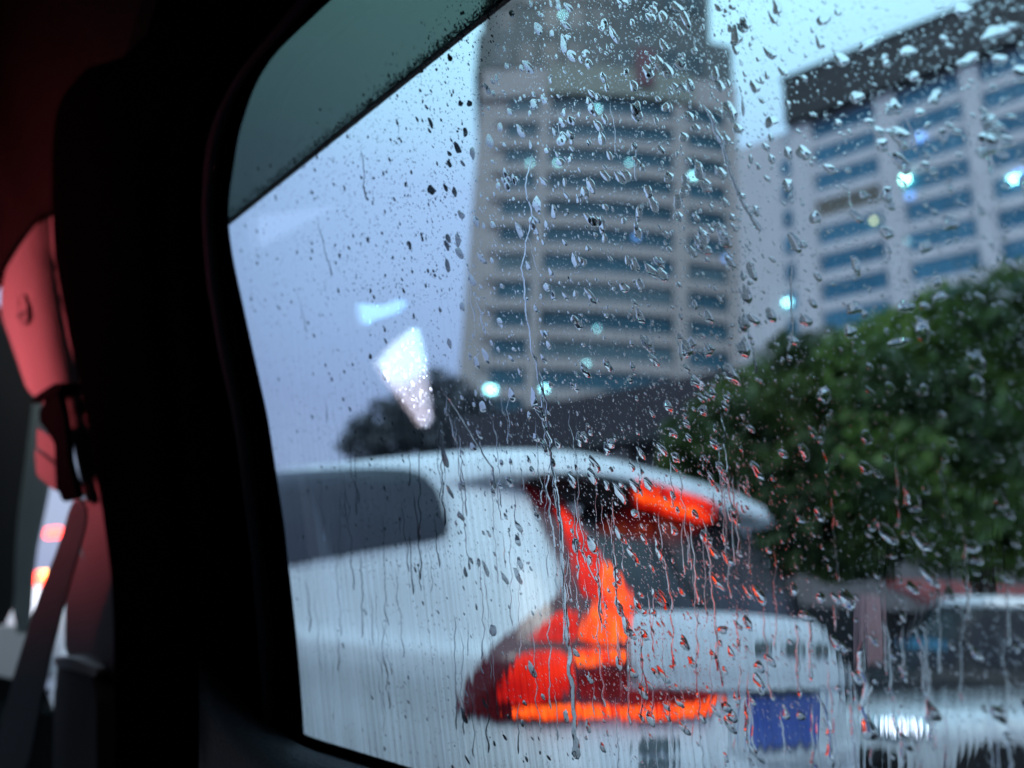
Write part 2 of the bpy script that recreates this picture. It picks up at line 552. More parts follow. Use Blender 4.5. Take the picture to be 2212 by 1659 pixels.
# ------------------------------------------------------------------ wing to the right
WO = Vector((tw(1612, 620).x - 0.4, TY + 2.0, 0))
wd = Vector((0.743, -0.669, 0))
wnn = Vector((-0.669, -0.743, 0))                  # outward normal of the wing front
wing = thing('office_wing', 'pale lower office wing with blue windows and a heavy dark parapet', 'building', (WO.x, WO.y, 0))
def wg(px, py):
    p = on_plane(px, py, WO, wnn)
    return (p - WO).dot(wd), p.z
Wt_top = wg(1660, 300)[1]
obox('wall', WO, wd, -wnn, UP, 0.0, 70, 0, 14, 0, Wt_top, M_WING, wing)
t1 = wg(1702, 230)[0]
cap_hi, cap_lo = wg(1706, 186)[1], wg(1716, 276)[1]
obox('parapet', WO, wd, -wnn, UP, t1, 75, -1.6, 15, cap_lo, cap_hi, M_CAP, wing)
obox('parapet_rim', WO, wd, -wnn, UP, t1 - .25, 75, -1.8, 15.2, cap_hi + .01, cap_hi + 0.5, M_CAP, wing)
obox('upper_wall', WO, wd, -wnn, UP, t1 + 1.2, 70, 0.02, 13, Wt_top + .01, cap_lo - .02, M_WING, wing)
wc = [(1690, 1713), (1766, 1905), (1957, 2103), (2152, 2290), (2335, 2480)]
zc0 = wg(1830, 262)[1]
zl = wg(1830, 622)[1]
wzp = (zc0 - zl) / 6
for r in range(9):
    zc = zc0 - r * wzp
    if r > 0:
        obox('spandrel_band', WO, wd, -wnn, UP, t1 + 2.2, 69, -0.25, -0.02, zc + wzp * .3 + .02, zc + wzp * .7 - .02, M_WING, wing)
    for ci, (pa, pb) in enumerate(wc):
        if r == 0 and ci == 0: continue
        a, b = wg(pa, 430)[0], wg(pb, 430)[0]
        m = M_WINW[rnd.randrange(3)]
        if r == 3 and ci == 1: m = M_BROWN
        w = obox('window', WO, wd, -wnn, UP, a, b, -0.12, -0.03, zc - wzp * .3, zc + wzp * .3, m, wing)
        nm = max(1, int((b - a) / 2.2))
        for k in range(1, nm):
            x = lerp(a, b, k / nm)
            obox('mullion', WO, wd, -wnn, UP, x - .04, x + .04, -0.18, -0.13, zc - wzp * .3, zc + wzp * .3, M_MULL, w)
for pa, pb in ((1716, 1762), (1908, 1954), (2106, 2149), (2293, 2332)):
    obox('pier', WO, wd, -wnn, UP, wg(pa, 430)[0], wg(pb, 430)[0], -0.75, -0.27, 0, cap_lo - .05, M_WING, wing)
def wlamp(px, py, m, s):
    a, z = wg(px, py)
    p = WO + wd * a + wnn * 0.5 + UP * z
    obox('ceiling_lamp', p, wd, wnn, UP, -s, s, -.15, .15, -s * .7, s * .7, m, wing, .05)
for px, py, m, s in ((1956, 391, M_LAMPG, .5), (2192, 391, M_LAMPC, .5), (1704, 656, M_LAMPC, .42), (1957, 526, M_LAMPC, .32), (1890, 480, M_LAMPY, .25),
                     (1990, 300, M_LAMPB, .5), (2205, 380, M_LAMPB, .6), (1968, 425, M_LAMPB, .35)):
    wlamp(px, py, m, s)

# ------------------------------------------------------------------ low dark canopy building beside the road
LR = 14.0
lo = SIDE * LR
low = thing('canopy_building', 'low dark canopy building along the road in front of the tower', 'building', tuple(lo))
def lw(px, py):
    p = on_plane(px, py, lo, SIDE)
    return p.dot(HEAD), p.z
zt_, zb_ = lw(1500, 808)[1], lw(1500, 948)[1]
h_end = lw(985, 900)[0]
obox('fascia', lo, HEAD, SIDE, UP, -12, h_end, 0, 9, zb_, zt_, M_FASCIA, low, 0.05)
obox('fascia_trim', lo, HEAD, SIDE, UP, -12, h_end, -0.12, -0.03, zb_ + 0.1, zb_ + 0.3, M_CAP, low)
obox('wall', lo, HEAD, SIDE, UP, -11.5, h_end + 6, 0.6, 8.5, 0.13, zb_ - 0.01, M_LOWWALL, low)
for k in range(9):
    obox('column', lo, HEAD, SIDE, UP, -10 + k * 3.4, -9.6 + k * 3.4, 0.1, 0.5, 0.13, zb_ - 0.02, M_LOWWALL, low)

# ------------------------------------------------------------------ trees
def leaf_crown(name, lobes, n, size, mat, parent, seed, flat=0.8):
    r_ = random.Random(seed)
    v, f = [], []
    tot = sum(l[1] ** 2 for l in lobes)
    for c, rad in lobes:
        k = int(n * rad ** 2 / tot)
        for _ in range(k):
            d = Vector((r_.gauss(0, 1), r_.gauss(0, 1), r_.gauss(0, 1))).normalized()
            rr = rad * (0.35 + 0.65 * r_.random() ** 0.5)
            bump = 1 + 0.28 * noise.noise(c * 3 + d * 2.3)
            p = c + Vector((d.x, d.y, d.z * flat)) * rr * bump
            if noise.noise(p * 1.7 / max(size * 6, .3)) < -0.28: continue
            a = Vector((r_.gauss(0, 1), r_.gauss(0, 1), r_.gauss(0, 1))).normalized()
            b = a.orthogonal().normalized()
            s = size * r_.uniform(.6, 1.3)
            q = a.cross(b)
            i = len(v)
            v += [p - b * s, p + q * s * .45, p + b * s, p - q * s * .45 + a * s * .2]
            f.append((i, i + 1, i + 2, i + 3))
    return mesh(name, v, f, mat, parent)
def tube(pts, rad, seg=10):
    v, f = [], []
    for i, p in enumerate(pts):
        t = (pts[min(i + 1, len(pts) - 1)] - pts[max(i - 1, 0)]).normalized()
        a = t.orthogonal().normalized()
        b = t.cross(a)
        for k in range(seg):
            an = 2 * math.pi * k / seg
            v.append(p + (a * math.cos(an) + b * math.sin(an)) * rad[i])
    for i in range(len(pts) - 1):
        for k in range(seg):
            f.append((i * seg + k, i * seg + (k + 1) % seg, (i + 1) * seg + (k + 1) % seg, (i + 1) * seg + k))
    f.append(tuple(range(seg))[::-1])
    f.append(tuple((len(pts) - 1) * seg + k for k in range(seg)))
    return v, f
def tree(name, label, lobes_px, n, size, mat, group, seed, trunk_r=0.12, flat=.8):
    lobes = [(P(a, b, z), r) for a, b, z, r in lobes_px]
    c = sum((l[0] for l in lobes), Vector()) / len(lobes)
    base = Vector((c.x, c.y, 0.0))
    t = thing(name, label, 'tree', tuple(base), group)
    top = Vector((c.x, c.y, c.z))
    v, f = tube([base, base.lerp(top, .4) + Vector((.05, 0, 0)), base.lerp(top, .75), top], [trunk_r * 1.3, trunk_r, trunk_r * .8, trunk_r * .4])
    mesh('trunk', v, f, M_TRUNK, t, True)
    for l, r in lobes:
        s = base.lerp(top, .45 + .3 * rnd.random())
        v, f = tube([s, s.lerp(l, .5) + Vector((0, 0, -.05)), l], [trunk_r * .5, trunk_r * .35, trunk_r * .12], 6)
        mesh('limb', v, f, M_TRUNK, t, True)
    leaf_crown('crown', lobes, n, size, mat, t, seed, flat)
    return t
tree('broadleaf_tree', 'big green broadleaf tree at the right, taller one in front of the office wing',
     [(2050, 760, 8.0, .75), (2230, 720, 8.0, .95), (1900, 830, 8.0, .75), (2080, 930, 7.8, .9), (2280, 930, 7.8, .9), (1890, 1000, 7.8, .75),
      (2060, 1110, 7.7, .75), (2260, 1110, 7.7, .8), (1960, 740, 8.2, .5)], 26000, .075, M_LEAF, 'green street trees', 5)
tree('broadleaf_tree', 'smaller green street tree just behind the white car roof, left of the big tree',
     [(1740, 800, 8.6, .55), (1680, 900, 8.4, .7), (1620, 1000, 8.4, .7), (1760, 1010, 8.3, .8), (1590, 880, 8.7, .42), (1700, 1120, 8.2, .75), (1820, 1150, 8.2, .7), (1560, 1070, 8.4, .5), (1530, 970, 8.6, .5), (1500, 1030, 8.6, .42), (1560, 900, 8.7, .4)],
     20000, .075, M_LEAF2, 'green street trees', 6)
tree('distant_tree', 'dark distant tree left of the tower foot, above the white car roof',
     [(945, 830, 45, 1.2), (900, 870, 45, 1.6), (965, 870, 45, 1.8), (905, 925, 45, 2.0), (955, 940, 45, 2.0), (880, 900, 45, 1.4)], 4200, .24, M_FAR, 'dark distant trees', 7, .3)
tree('distant_tree', 'lower dark distant tree nearest the window frame',
     [(822, 886, 48, .8), (795, 925, 48, 1.2), (850, 912, 48, 1.2), (780, 960, 48, 1.4), (840, 950, 48, 1.7), (880, 930, 48, 1.5)], 3200, .24, M_FAR, 'dark distant trees', 8, .3)
tree('distant_tree', 'dark distant shrub-like tree against the left end of the canopy building',
     [(1005, 880, 40, 1.2), (1040, 920, 40, 1.5), (985, 940, 40, 1.6), (1060, 950, 40, 1.3)], 3000, .24, M_FAR, 'dark distant trees', 9, .3)

# ------------------------------------------------------------------ vehicles
def slice_pts(xr, xf, w, rx, ry, fx, fy, ns=10, nl=10):
    """plan outline, counter-clockwise from rear right; car frame: x forward, y left"""
    pts = []
    def arc(cx, cy, ax, ay, a0):
        for i in range(ns + 1):
            a = a0 + (math.pi / 2) * i / ns
            pts.append((cx + ax * math.cos(a), cy + ay * math.sin(a)))
    arc(xf - fx, w - fy, fx, fy, 0)
    for i in range(1, nl): pts.append((lerp(xf - fx, xr + rx, i / nl), w))
    arc(xr + rx, w - ry, rx, ry, math.pi / 2)
    for i in range(1, nl): pts.append((xr, lerp(w - ry, -(w - ry), i / nl)))
    arc(xr + rx, -(w - ry), rx, ry, math.pi)
    for i in range(1, nl): pts.append((lerp(xr + rx, xf - fx, i / nl), -w))
    arc(xf - fx, -(w - fy), fx, fy, 1.5 * math.pi)
    for i in range(1, nl): pts.append((xf, lerp(-(w - fy), w - fy, i / nl)))
    return pts
def car_body(tab, O, fwd, left, mat, parent, bow=0.03, sub=3, rise=0.0):
    rows = []
    for i in range(len(tab) - 1):
        a, b = tab[i], tab[i + 1]
        for k in range(sub):
            rows.append(tuple(lerp(a[j], b[j], k / sub) for j in range(len(a))))
    rows.append(tab[-1])
    v, f = [], []
    m = None
    for z, xr_, xf_, w, rx, ry, fx, fy in rows:
        pts = slice_pts(xr_, xf_, w, rx, ry, fx, fy)
        m = len(pts)
        for x, y in pts:
            crown = bow * (1 - (y / max(w, .01)) ** 2)
            x2 = x - crown if x < (xr_ + xf_) / 2 else x + crown * 2
            dz = rise * max(0, min(1, (x - .5) / 1.4)) * max(0, min(1, (z - 1.25) / .35))
            v.append(O + fwd * x2 + left * y + UP * (z + dz))
    for r_ in range(len(rows) - 1):
        for i in range(m):
            j = (i + 1) % m
            f.append((r_ * m + i, r_ * m + j, (r_ + 1) * m + j, (r_ + 1) * m + i))
    f.append(tuple((len(rows) - 1) * m + i for i in range(m)))
    f.append(tuple(range(m))[::-1])
    o = mesh('body', v, f, mat, parent, smooth=True)
    bvh = BVHTree.FromPolygons(v, f)
    return o, bvh
def hitter(bvh):
    def hit(px, py):
        d = ray(px, py).normalized()
        loc, nrm, idx, dist = bvh.ray_cast(EYE, d)
        if loc is None: return None
        if nrm.dot(d) > 0: nrm = -nrm
        return loc, nrm
    return hit
def wheel(O, fwd, left, x, y, parent, r=0.34, side=1):
    c = O + fwd * x + left * y + UP * r
    v, f = [], []
    n = 28
    prof = [(-.10, r * .62), (-.11, r * .9), (-.09, r), (.09, r), (.11, r * .9), (.10, r * .62)]
    for i in range(n):
        a = 2 * math.pi * i / n
        d = fwd * math.cos(a) + UP * math.sin(a)
        for u, q in prof: v.append(c + left * u + d * q)
    k = len(prof)
    for i in range(n):
        j = (i + 1) % n
        for s in range(k - 1): f.append((i * k + s, j * k + s, j * k + s + 1, i * k + s + 1))
    w = mesh('wheel', v, f, M_TYRE, parent, True)
    v, f = [c + left * .06 * side], []
    for i in range(n):
        a = 2 * math.pi * i / n
        rr = r * .64 * (1 if i % 4 else .96)
        d = fwd * math.cos(a) + UP * math.sin(a)
        v.append(c + d * r * .3 + left * (.07 if (i // 2) % 2 else .04) * side)
        v.append(c + d * rr + left * (.10 if (i // 2) % 2 else .05) * side)
    for i in range(n):
        j = (i + 1) % n
        f.append((0, 1 + 2 * i, 1 + 2 * j))
        f.append((1 + 2 * i, 2 + 2 * i, 2 + 2 * j, 1 + 2 * j))
    mesh('rim', v, f, M_RIM, w)
LEFT = -SIDE
#        z     xr    xf    w    rx   ry   fx   fy
SUV = [(0.28, .16, 4.30, .80, .25, .25, .5, .35),
       (0.40, .05, 4.48, .88, .32, .28, .6, .4),
       (0.62, .00, 4.54, .905, .34, .26, .7, .45),
       (0.80, .00, 4.52, .910, .34, .26, .7, .45),
       (0.90, .04, 4.46, .908, .34, .26, .7, .45),
       (1.00, .06, 4.30, .915, .34, .26, .7, .45),
       (1.055, .06, 3.95, .91, .34, .26, .7, .45),
       (1.10, .07, 3.65, .885, .34, .30, .6, .45),
       (1.16, .09, 3.45, .868, .34, .30, .4, .4),
       (1.30, .17, 3.25, .838, .34, .29, .4, .35),
       (1.45, .27, 3.05, .785, .34, .28, .35, .3),
       (1.560, .34, 2.95, .742, .34, .27, .35, .28),
       (1.578, .22, 2.93, .735, .30, .26, .35, .28),
       (1.635, .24, 2.85, .705, .30, .26, .35, .28),
       (1.685, .32, 2.78, .655, .30, .26, .35, .28),
       (1.712, .50, 2.62, .565, .25, .26, .35, .25),
       (1.727, .75, 2.35, .42, .2, .2, .3, .2),
       (1.732, 1.0, 2.0, .2, .1, .1, .1, .1)]
SHD = Vector((-math.sin(R(42)), math.cos(R(42)), 0))
SSD = Vector((math.cos(R(42)), math.sin(R(42)), 0))
SO = Vector((0.10, 2.0, 0)) + SSD * 0.915 + SHD * -0.02
suv = thing('suv', 'white sport utility vehicle with its red brake lights lit, in the next lane', 'car', tuple(SO))
body, sb = car_body(SUV, SO, SHD, -SSD, M_WHITE, suv, rise=.075)
H = hitter(sb)
for x in (.85, 3.5):
    for y, s in ((.80, 1), (-.80, -1)): wheel(SO, SHD, -SSD, x, y, suv, .35, s)
def sp(name, poly, off, mat, center=None, parent=suv, rk=2, rings=7, n=64):
    return star_patch(name, poly, H, off, mat, parent, center, rings, n, rk)
sp('side_window_surround', [(560, 1012), (700, 1003), (850, 1002), (930, 1012), (965, 1040), (985, 1110), (985, 1165), (950, 1182), (800, 1205), (560, 1245)], .003, M_SILVER)
sp('side_window', [(540, 1026), (700, 1016), (850, 1012), (915, 1022), (948, 1060), (966, 1120), (970, 1152), (950, 1168), (800, 1190), (540, 1238)], .007, M_CARGLASS)
rg = sp('rear_window', [(1225, 1092), (1380, 1092), (1560, 1128), (1650, 1180), (1760, 1275), (1800, 1335), (1650, 1342), (1430, 1338), (1368, 1322), (1310, 1225)], .005, M_REARGLASS, rk=1)
sp('spoiler_underside', [(1125, 1040), (1180, 1022), (1300, 1026), (1375, 1042), (1560, 1112), (1570, 1132), (1400, 1098), (1230, 1094), (1160, 1068)], .008, M_BLACK, rk=1)
sl = sp('high_brake_light', [(1366, 1044), (1380, 1038), (1535, 1088), (1545, 1100), (1532, 1128), (1505, 1132), (1372, 1092)], .016, M_LENSRED, rk=1)
sp('lamp_strip', [(1376, 1054), (1530, 1098), (1526, 1108), (1374, 1066)], .022, M_LENSHOT, parent=sl, rk=1)
tl = sp('tail_light', [(1124, 1042), (1190, 1062), (1245, 1118), (1310, 1215), (1372, 1298), (1356, 1400), (1352, 1478), (1345, 1545), (1220, 1560), (1075, 1556), (990, 1532),
                       (1010, 1480), (1060, 1405), (1130, 1345), (1205, 1290), (1212, 1240), (1176, 1140)], .010, M_LENS, center=(1262, 1330), rk=0, rings=9, n=120)
sp('tail_light_extension', [(1335, 1488), (1440, 1492), (1558, 1496), (1556, 1520), (1505, 1557), (1335, 1560)], .010, M_LENSDIM, rk=1)
sp('lamp_segment', [(1196, 1098), (1216, 1110), (1282, 1195), (1318, 1250), (1300, 1300), (1252, 1290), (1232, 1200)], .016, M_LENSRED, parent=tl, rk=1)
sp('lamp_segment', [(1292, 1215), (1325, 1246), (1360, 1302), (1346, 1396), (1245, 1392), (1262, 1340), (1285, 1300), (1284, 1250)], .020, M_LENSHOT, parent=tl, rk=1)
sp('lamp_segment', [(1236, 1312), (1252, 1388), (1140, 1390), (1172, 1350)], .015, M_LENSRED, parent=tl, rk=1)
sp('lamp_segment', [(1128, 1414), (1228, 1410), (1232, 1500), (1150, 1526), (1084, 1516), (1088, 1470)], .014, M_LENSRED, parent=tl, rk=1)
sp('lamp_segment', [(1236, 1408), (1340, 1406), (1342, 1432), (1236, 1440)], .016, M_LENSHOT, parent=tl, rk=1)
sp('lamp_segment', [(1245, 1445), (1345, 1445), (1348, 1512), (1245, 1512)], .014, M_LENSDIM, parent=tl, rk=1)
sp('lamp_strip', [(1120, 1526), (1330, 1522), (1345, 1548), (1190, 1555), (1100, 1545)], .022, M_LENSHOT, parent=tl, rk=1)
sp('lamp_strip', [(1335, 1526), (1490, 1524), (1545, 1502), (1540, 1525), (1490, 1552), (1335, 1556)], .022, M_LENSHOT, rk=1)
sp('tailgate_panel', [(1352, 1330), (1400, 1324), (1600, 1330), (1740, 1346), (1835, 1385), (1862, 1430), (1855, 1478), (1700, 1490), (1500, 1492), (1362, 1480), (1350, 1400)], .018, M_WHITE, rk=2)
sp('plate_recess', [(1575, 1496), (1860, 1496), (1852, 1640), (1800, 1655), (1575, 1650)], .006, M_SILVER, rk=1)
np_ = sp('number_plate', [(1610, 1505), (1762, 1500), (1762, 1608), (1610, 1620)], .024, M_PLATE, rk=0)
sp('plate_light', [(1605, 1494), (1760, 1490), (1758, 1498), (1606, 1503)], .035, M_BLACK, rk=1)
for poly in ([(1372, 1598), (1450, 1592), (1452, 1625), (1374, 1632)], [(1380, 1640), (1452, 1636), (1452, 1665), (1380, 1668)]):
    sp('model_badge', poly, .010, M_BADGE, rk=1, n=32, rings=3)
for poly in ([(1615, 1390), (1650, 1388), (1652, 1415), (1618, 1418)], [(1680, 1388), (1722, 1390), (1722, 1420), (1682, 1418)], [(1742, 1392), (1775, 1396), (1772, 1424), (1744, 1420)]):
    sp('maker_badge', poly, .028, M_BADGE, rk=2, n=32, rings=3)
sp('screen_reflection_band', [(1395, 1105), (1440, 1120), (1560, 1328), (1510, 1332)], .012, M_BLACK, rk=1, n=48)  # black slab drawn for the dark band in the rear glass reflection
fr = sp('tail_light', [(1742, 1288), (1790, 1312), (1845, 1362), (1872, 1408), (1858, 1420), (1818, 1372), (1760, 1318)], .012, M_LENSRED, rk=1)
fl = sp('tail_light_extension', [(1802, 1490), (1868, 1484), (1868, 1530), (1808, 1538)], .012, M_LENSRED, rk=1)

def red_light(name, loc, energy, size=.25):
    d = bpy.data.lights.new(name, 'POINT')
    d.energy, d.shadow_soft_size, d.color = energy, size, (1, .06, .02)
    o = bpy.data.objects.new(name, d)
    col.objects.link(o)
    o.location = loc
    return o

# second white car, front wing seen low at the right
S2 = [(0.22, .2, 4.0, .75, .3, .3, .5, .4), (0.4, .05, 4.25, .86, .35, .3, .7, .5), (0.62, 0, 4.3, .89, .35, .3, .8, .5),
      (0.78, .02, 4.22, .89, .35, .3, .8, .5), (0.86, .05, 3.95, .885, .35, .3, .8, .5), (0.93, .1, 3.35, .87, .35, .3, .6, .45),
      (0.98, .3, 3.0, .82, .35, .3, .4, .4), (1.2, .8, 2.55, .72, .35, .3, .4, .35), (1.36, 1.2, 2.2, .62, .3, .28, .3, .3), (1.42, 1.5, 1.9, .4, .2, .2, .2, .2)]
h2 = Vector((-math.sin(R(64)), math.cos(R(64)), 0))
l2 = Vector((-h2.y, h2.x, 0))
front = Vector((P(1862, 1480, 4.1).x, P(1862, 1480, 4.1).y, 0))
O2 = front - h2 * 4.0 - l2 * 0.55
sed = thing('hatchback', 'white car at the right edge with a lit headlight and dark wheel arch', 'car', tuple(O2))
b2, bv2 = car_body(S2, O2, h2, l2, M_SILVER, sed)
H2 = hitter(bv2)
def sp2(name, poly, off, mat, parent=sed, rk=2, n=48): return star_patch(name, poly, H2, off, mat, parent, None, 6, n, rk)
arch = sp2('wheel_arch', [(2040, 1720), (2055, 1650), (2100, 1612), (2160, 1600), (2230, 1610), (2270, 1720)], .008, M_BLACK, rk=2)
hl = sp2('headlight', [(1880, 1552), (1935, 1545), (2010, 1560), (2000, 1582), (1950, 1600), (1890, 1592)], .015, M_CHROME)
sp2('lamp_lens', [(1905, 1560), (1935, 1556), (1938, 1588), (1912, 1590)], .022, M_HEAD, parent=hl)
sp2('lamp_lens', [(1952, 1558), (1982, 1562), (1978, 1586), (1954, 1590)], .022, M_HEAD, parent=hl)
sp2('windscreen', [(2050, 1335), (2110, 1322), (2330, 1322), (2330, 1490), (2180, 1496), (2030, 1492), (1990, 1480)], .008, M_CARGLASS)
sp2('grille', [(1868, 1612), (1940, 1620), (1950, 1680), (1870, 1680)], .012, M_BLACK, rk=1)
for x in (.75, 3.4):
    for y, s in ((.80, 1), (-.80, -1)): wheel(O2, h2, l2, x, y, sed, .31, s)

# dark car with a pale roof behind it
O3 = Vector((P(1885, 1400, 6.0).x, P(1885, 1400, 6.0).y, 0)) - h2 * 4.2 - l2 * 0.3
S3 = [(0.25, .1, 4.1, .8, .3, .3, .5, .4), (0.5, 0, 4.4, .88, .3, .3, .5, .4), (0.95, 0, 4.35, .88, .3, .3, .4, .4), (1.0, .05, 4.1, .86, .3, .3, .4, .4),
      (1.2, .2, 3.95, .82, .3, .3, .3, .3), (1.43, .35, 3.75, .76, .3, .3, .3, .3)]
dk = thing('minivan', 'dark minivan with a pale roof beyond the white car at the right edge', 'car', tuple(O3))
b3, bv3 = car_body(S3, O3, h2, l2, M_DARKCAR, dk)
S3r = [(1.432, .36, 3.74, .755, .3, .3, .3, .3), (1.50, .40, 3.70, .73, .3, .3, .3, .3), (1.53, .7, 3.4, .5, .3, .3, .3, .3)]
br, _ = car_body(S3r, O3, h2, l2, M_SILVER, dk)
br.name = 'roof'
H3 = hitter(bv3)
star_patch('side_window', [(1940, 1325), (2080, 1322), (2080, 1440), (1940, 1445)], H3, .008, M_CARGLASS, dk, n=40)
star_patch('side_window', [(2095, 1322), (2230, 1326), (2230, 1440), (2095, 1440)], H3, .008, M_CARGLASS, dk, n=40)
M_TEAL = pbr('teal_reflection_paint', (0.02, 0.12, 0.2), 0.4)  # reflections in the side window, painted on as teal patches
star_patch('teal_reflection', [(1946, 1322), (1985, 1322), (1985, 1345), (1946, 1345)], H3, .014, M_TEAL, dk, n=24, rings=2)
star_patch('teal_reflection', [(1935, 1378), (2045, 1382), (2045, 1408), (1935, 1400)], H3, .014, M_TEAL, dk, n=24, rings=2)
for x in (.75, 3.4):
    for y, s in ((.80, 1), (-.80, -1)): wheel(O3, h2, l2, x, y, dk, .32, s)
# pink post and red awning under the tree
pp = P(1882, 1400, 7.2)
post = obox('post', Vector((pp.x, pp.y, 0)), Vector((1, 0, 0)), Vector((0, 1, 0)), UP, -.09, .09, -.09, .09, 0.13, P(1882, 1285, 7.2).z, M_PINK, None, .02)
tag(post, 'faded pink square post between the white sport utility vehicle and the dark minivan', 'post')
ap = P(2060, 1300, 9.5)
kiosk = thing('kiosk', 'kiosk with a red awning under the big green tree', 'kiosk', (ap.x, ap.y, 0))
ko = Vector((ap.x, ap.y, 0))
obox('wall', ko, Vector((1, 0, 0)), Vector((0, 1, 0)), UP, -2.2, 3.2, 0.5, 2.4, 0.13, ap.z - .12, M_CAP, kiosk)
vv = [ko + Vector(p) for p in ((-.5, -.4, ap.z - .10), (3.2, -.4, ap.z - .10), (3.2, .7, ap.z + .20), (-.5, .7, ap.z + .20),
                               (-.5, -.4, ap.z - .02), (3.2, -.4, ap.z - .02), (3.2, .7, ap.z + .28), (-.5, .7, ap.z + .28))]
mesh('awning', vv, box8(0), M_RED, kiosk)

# vehicle ahead, seen past the seat belt at the left edge
ca = P(85, 1260, 9.0)
ah = thing('sedan', 'car ahead with glowing red and amber lamps, blurred beside the seat belt', 'car', (ca.x, ca.y, 0))
S4 = [(0.22, .1, 4.2, .8, .3, .3, .5, .4), (0.5, 0, 4.4, .88, .3, .3, .6, .4), (0.95, .05, 4.1, .87, .3, .3, .6, .4), (1.02, .5, 3.3, .84, .3, .3, .5, .4), (1.38, 1.0, 2.3, .62, .3, .3, .3, .3), (1.43, 1.3, 2.0, .4, .2, .2, .2, .2)]
O4 = Vector((ca.x, ca.y, 0)) + HEAD * .2
b4, bv4 = car_body(S4, O4, HEAD, LEFT, M_SILVER, ah)
for px, py, m, s in ((82, 1250, M_REDL, .055), (110, 1243, M_AMBL, .04), (124, 1150, M_REDL, .04), (95, 1300, M_HEAD, .12)):
    p = P(px, py, 8.6)
    obox('tail_light', p, SIDE, HEAD, UP, -s, s, -.05, .3, -s * 1.2, s * 1.2, m, ah, .02)

# ================================================================== OWN CAR
own = thing('passenger_car', 'dark inside of the car the picture is taken from, with its wet side window', 'car', (0, 0, 0))
E0 = [(-80, 795), (0, 712), (105, 600), (150, 566), (200, 541), (290, 512), (420, 492), (480, 489), (560, 500), (720, 535), (900, 575), (1130, 610), (1400, 640), (1560, 652), (1800, 662)]
E1 = [(-80, 750), (0, 683), (140, 553), (208, 512), (293, 488), (400, 471), (480, 469), (600, 479), (690, 492), (769, 508), (886, 531), (964, 547), (1200, 578), (1500, 605), (1800, 620)]
E2 = [(-80, 705), (0, 638), (156, 508), (247, 460), (325, 438), (456, 430), (600, 440), (690, 455), (769, 468), (886, 495), (964, 508), (1200, 538), (1500, 562), (1800, 578)]
E4 = [(-80, 610), (0, 537), (156, 400), (293, 345), (358, 332), (500, 325), (900, 362), (1300, 400), (1800, 425)]
E5 = [(-80, 560), (0, 480), (156, 350), (293, 296), (358, 286), (500, 283), (900, 318), (1300, 350), (1800, 375)]
E6 = [(-80, 325), (0, 267), (49, 228), (100, 195), (163, 152), (228, 122), (325, 112), (446, 113), (540, 117), (612, 129), (730, 150), (827, 172), (925, 191), (1023, 207), (1092, 220), (1245, 241), (1348, 246), (1800, 248)]
def ed(tab, dx): return [(y, x + dx) for y, x in tab]
def ribbon(name, edges, mat, parent, y0=-78, y1=1795, n=90):
    """edges: list of (table, height towards the inside); lofts a bent strip"""
    v, f = [], []
    m = len(edges)
    for i in range(n + 1):
        y = lerp(y0, y1, i / n)
        for tab, h in edges:
            x = (interp(tab, y - 22) + interp(tab, y) * 2 + interp(tab, y + 22)) / 4
            v.append(pane(x, y, h))
    for i in range(n):
        for k in range(m - 1):
            f.append((i * m + k, i * m + k + 1, (i + 1) * m + k + 1, (i + 1) * m + k))
    return mesh(name, v, f, mat, parent, smooth=True)
wp = mesh('window_pane', [pane(a, b, h) for h in (0.0, -.004) for a, b in ((250, -500), (3200, -500), (3200, 1900), (250, 1900))], box8(0), M_PANE, own)
ribbon('window_seal', [(ed(E0, 4), -.012), (E0, -.004), (ed(E0, -3), .006), (ed(E0, -12), .010), (ed(E1, 2), .009), (ed(E1, 0), .004)], M_RUBBER, own)
ribbon('channel_strip', [(ed(E1, 2), .003), (ed(E1, -3), .0105), (ed(E2, 5), .0125), (E2, .004)], M_STRIP, own)
ribbon('door_frame_trim', [(ed(E2, 3), .002), (ed(E2, -6), .014), (ed(E4, 45), .020), (ed(E4, 5), .022), (E4, .024), (E5, .027), (ed(E5, -5), .027), (ed(E5, -60), .026), (ed(E6, 25), .020), (ed(E6, 5), .012), (E6, .004), (ed(E6, 0), -.04)], M_DOOR, own)
# sill under the glass
def sill(name, top, bot, mat):
    v, f = [], []
    n = 30
    for i in range(n + 1):
        x = lerp(560, 1500, i / n)
        for tab, h in ((top[0], top[1]), (ed(top[0], 10), top[1] + .006), (ed(top[0], 26), top[1] + .008)) if False else ():
            pass
    return None
def sill_strip(name, rows, mat, x0=560, x1=1600, n=40):
    v, f = [], []
    m = len(rows)
    for i in range(n + 1):
        x = lerp(x0, x1, i / n)
        for dy, h in rows:
            y = 1590 + (x - 662) * 0.305 + dy
            if x < 690: y -= 8 * max(0, (690 - x) / 60) ** 2
            v.append(pane(x, y, h))
    for i in range(n):
        for k in range(m - 1):
            f.append((i * m + k, i * m + k + 1, (i + 1) * m + k + 1, (i + 1) * m + k))
    return mesh(name, v, f, mat, own, smooth=True)
sill_strip('belt_seal', [(-1, -.012), (0, -.004), (3, .006), (14, .011), (24, .010), (27, .006)], M_RUBBER)
sill_strip('door_sill_trim', [(22, .004), (27, .014), (60, .035), (150, .06), (420, .065)], M_SILL, 430, 1700)
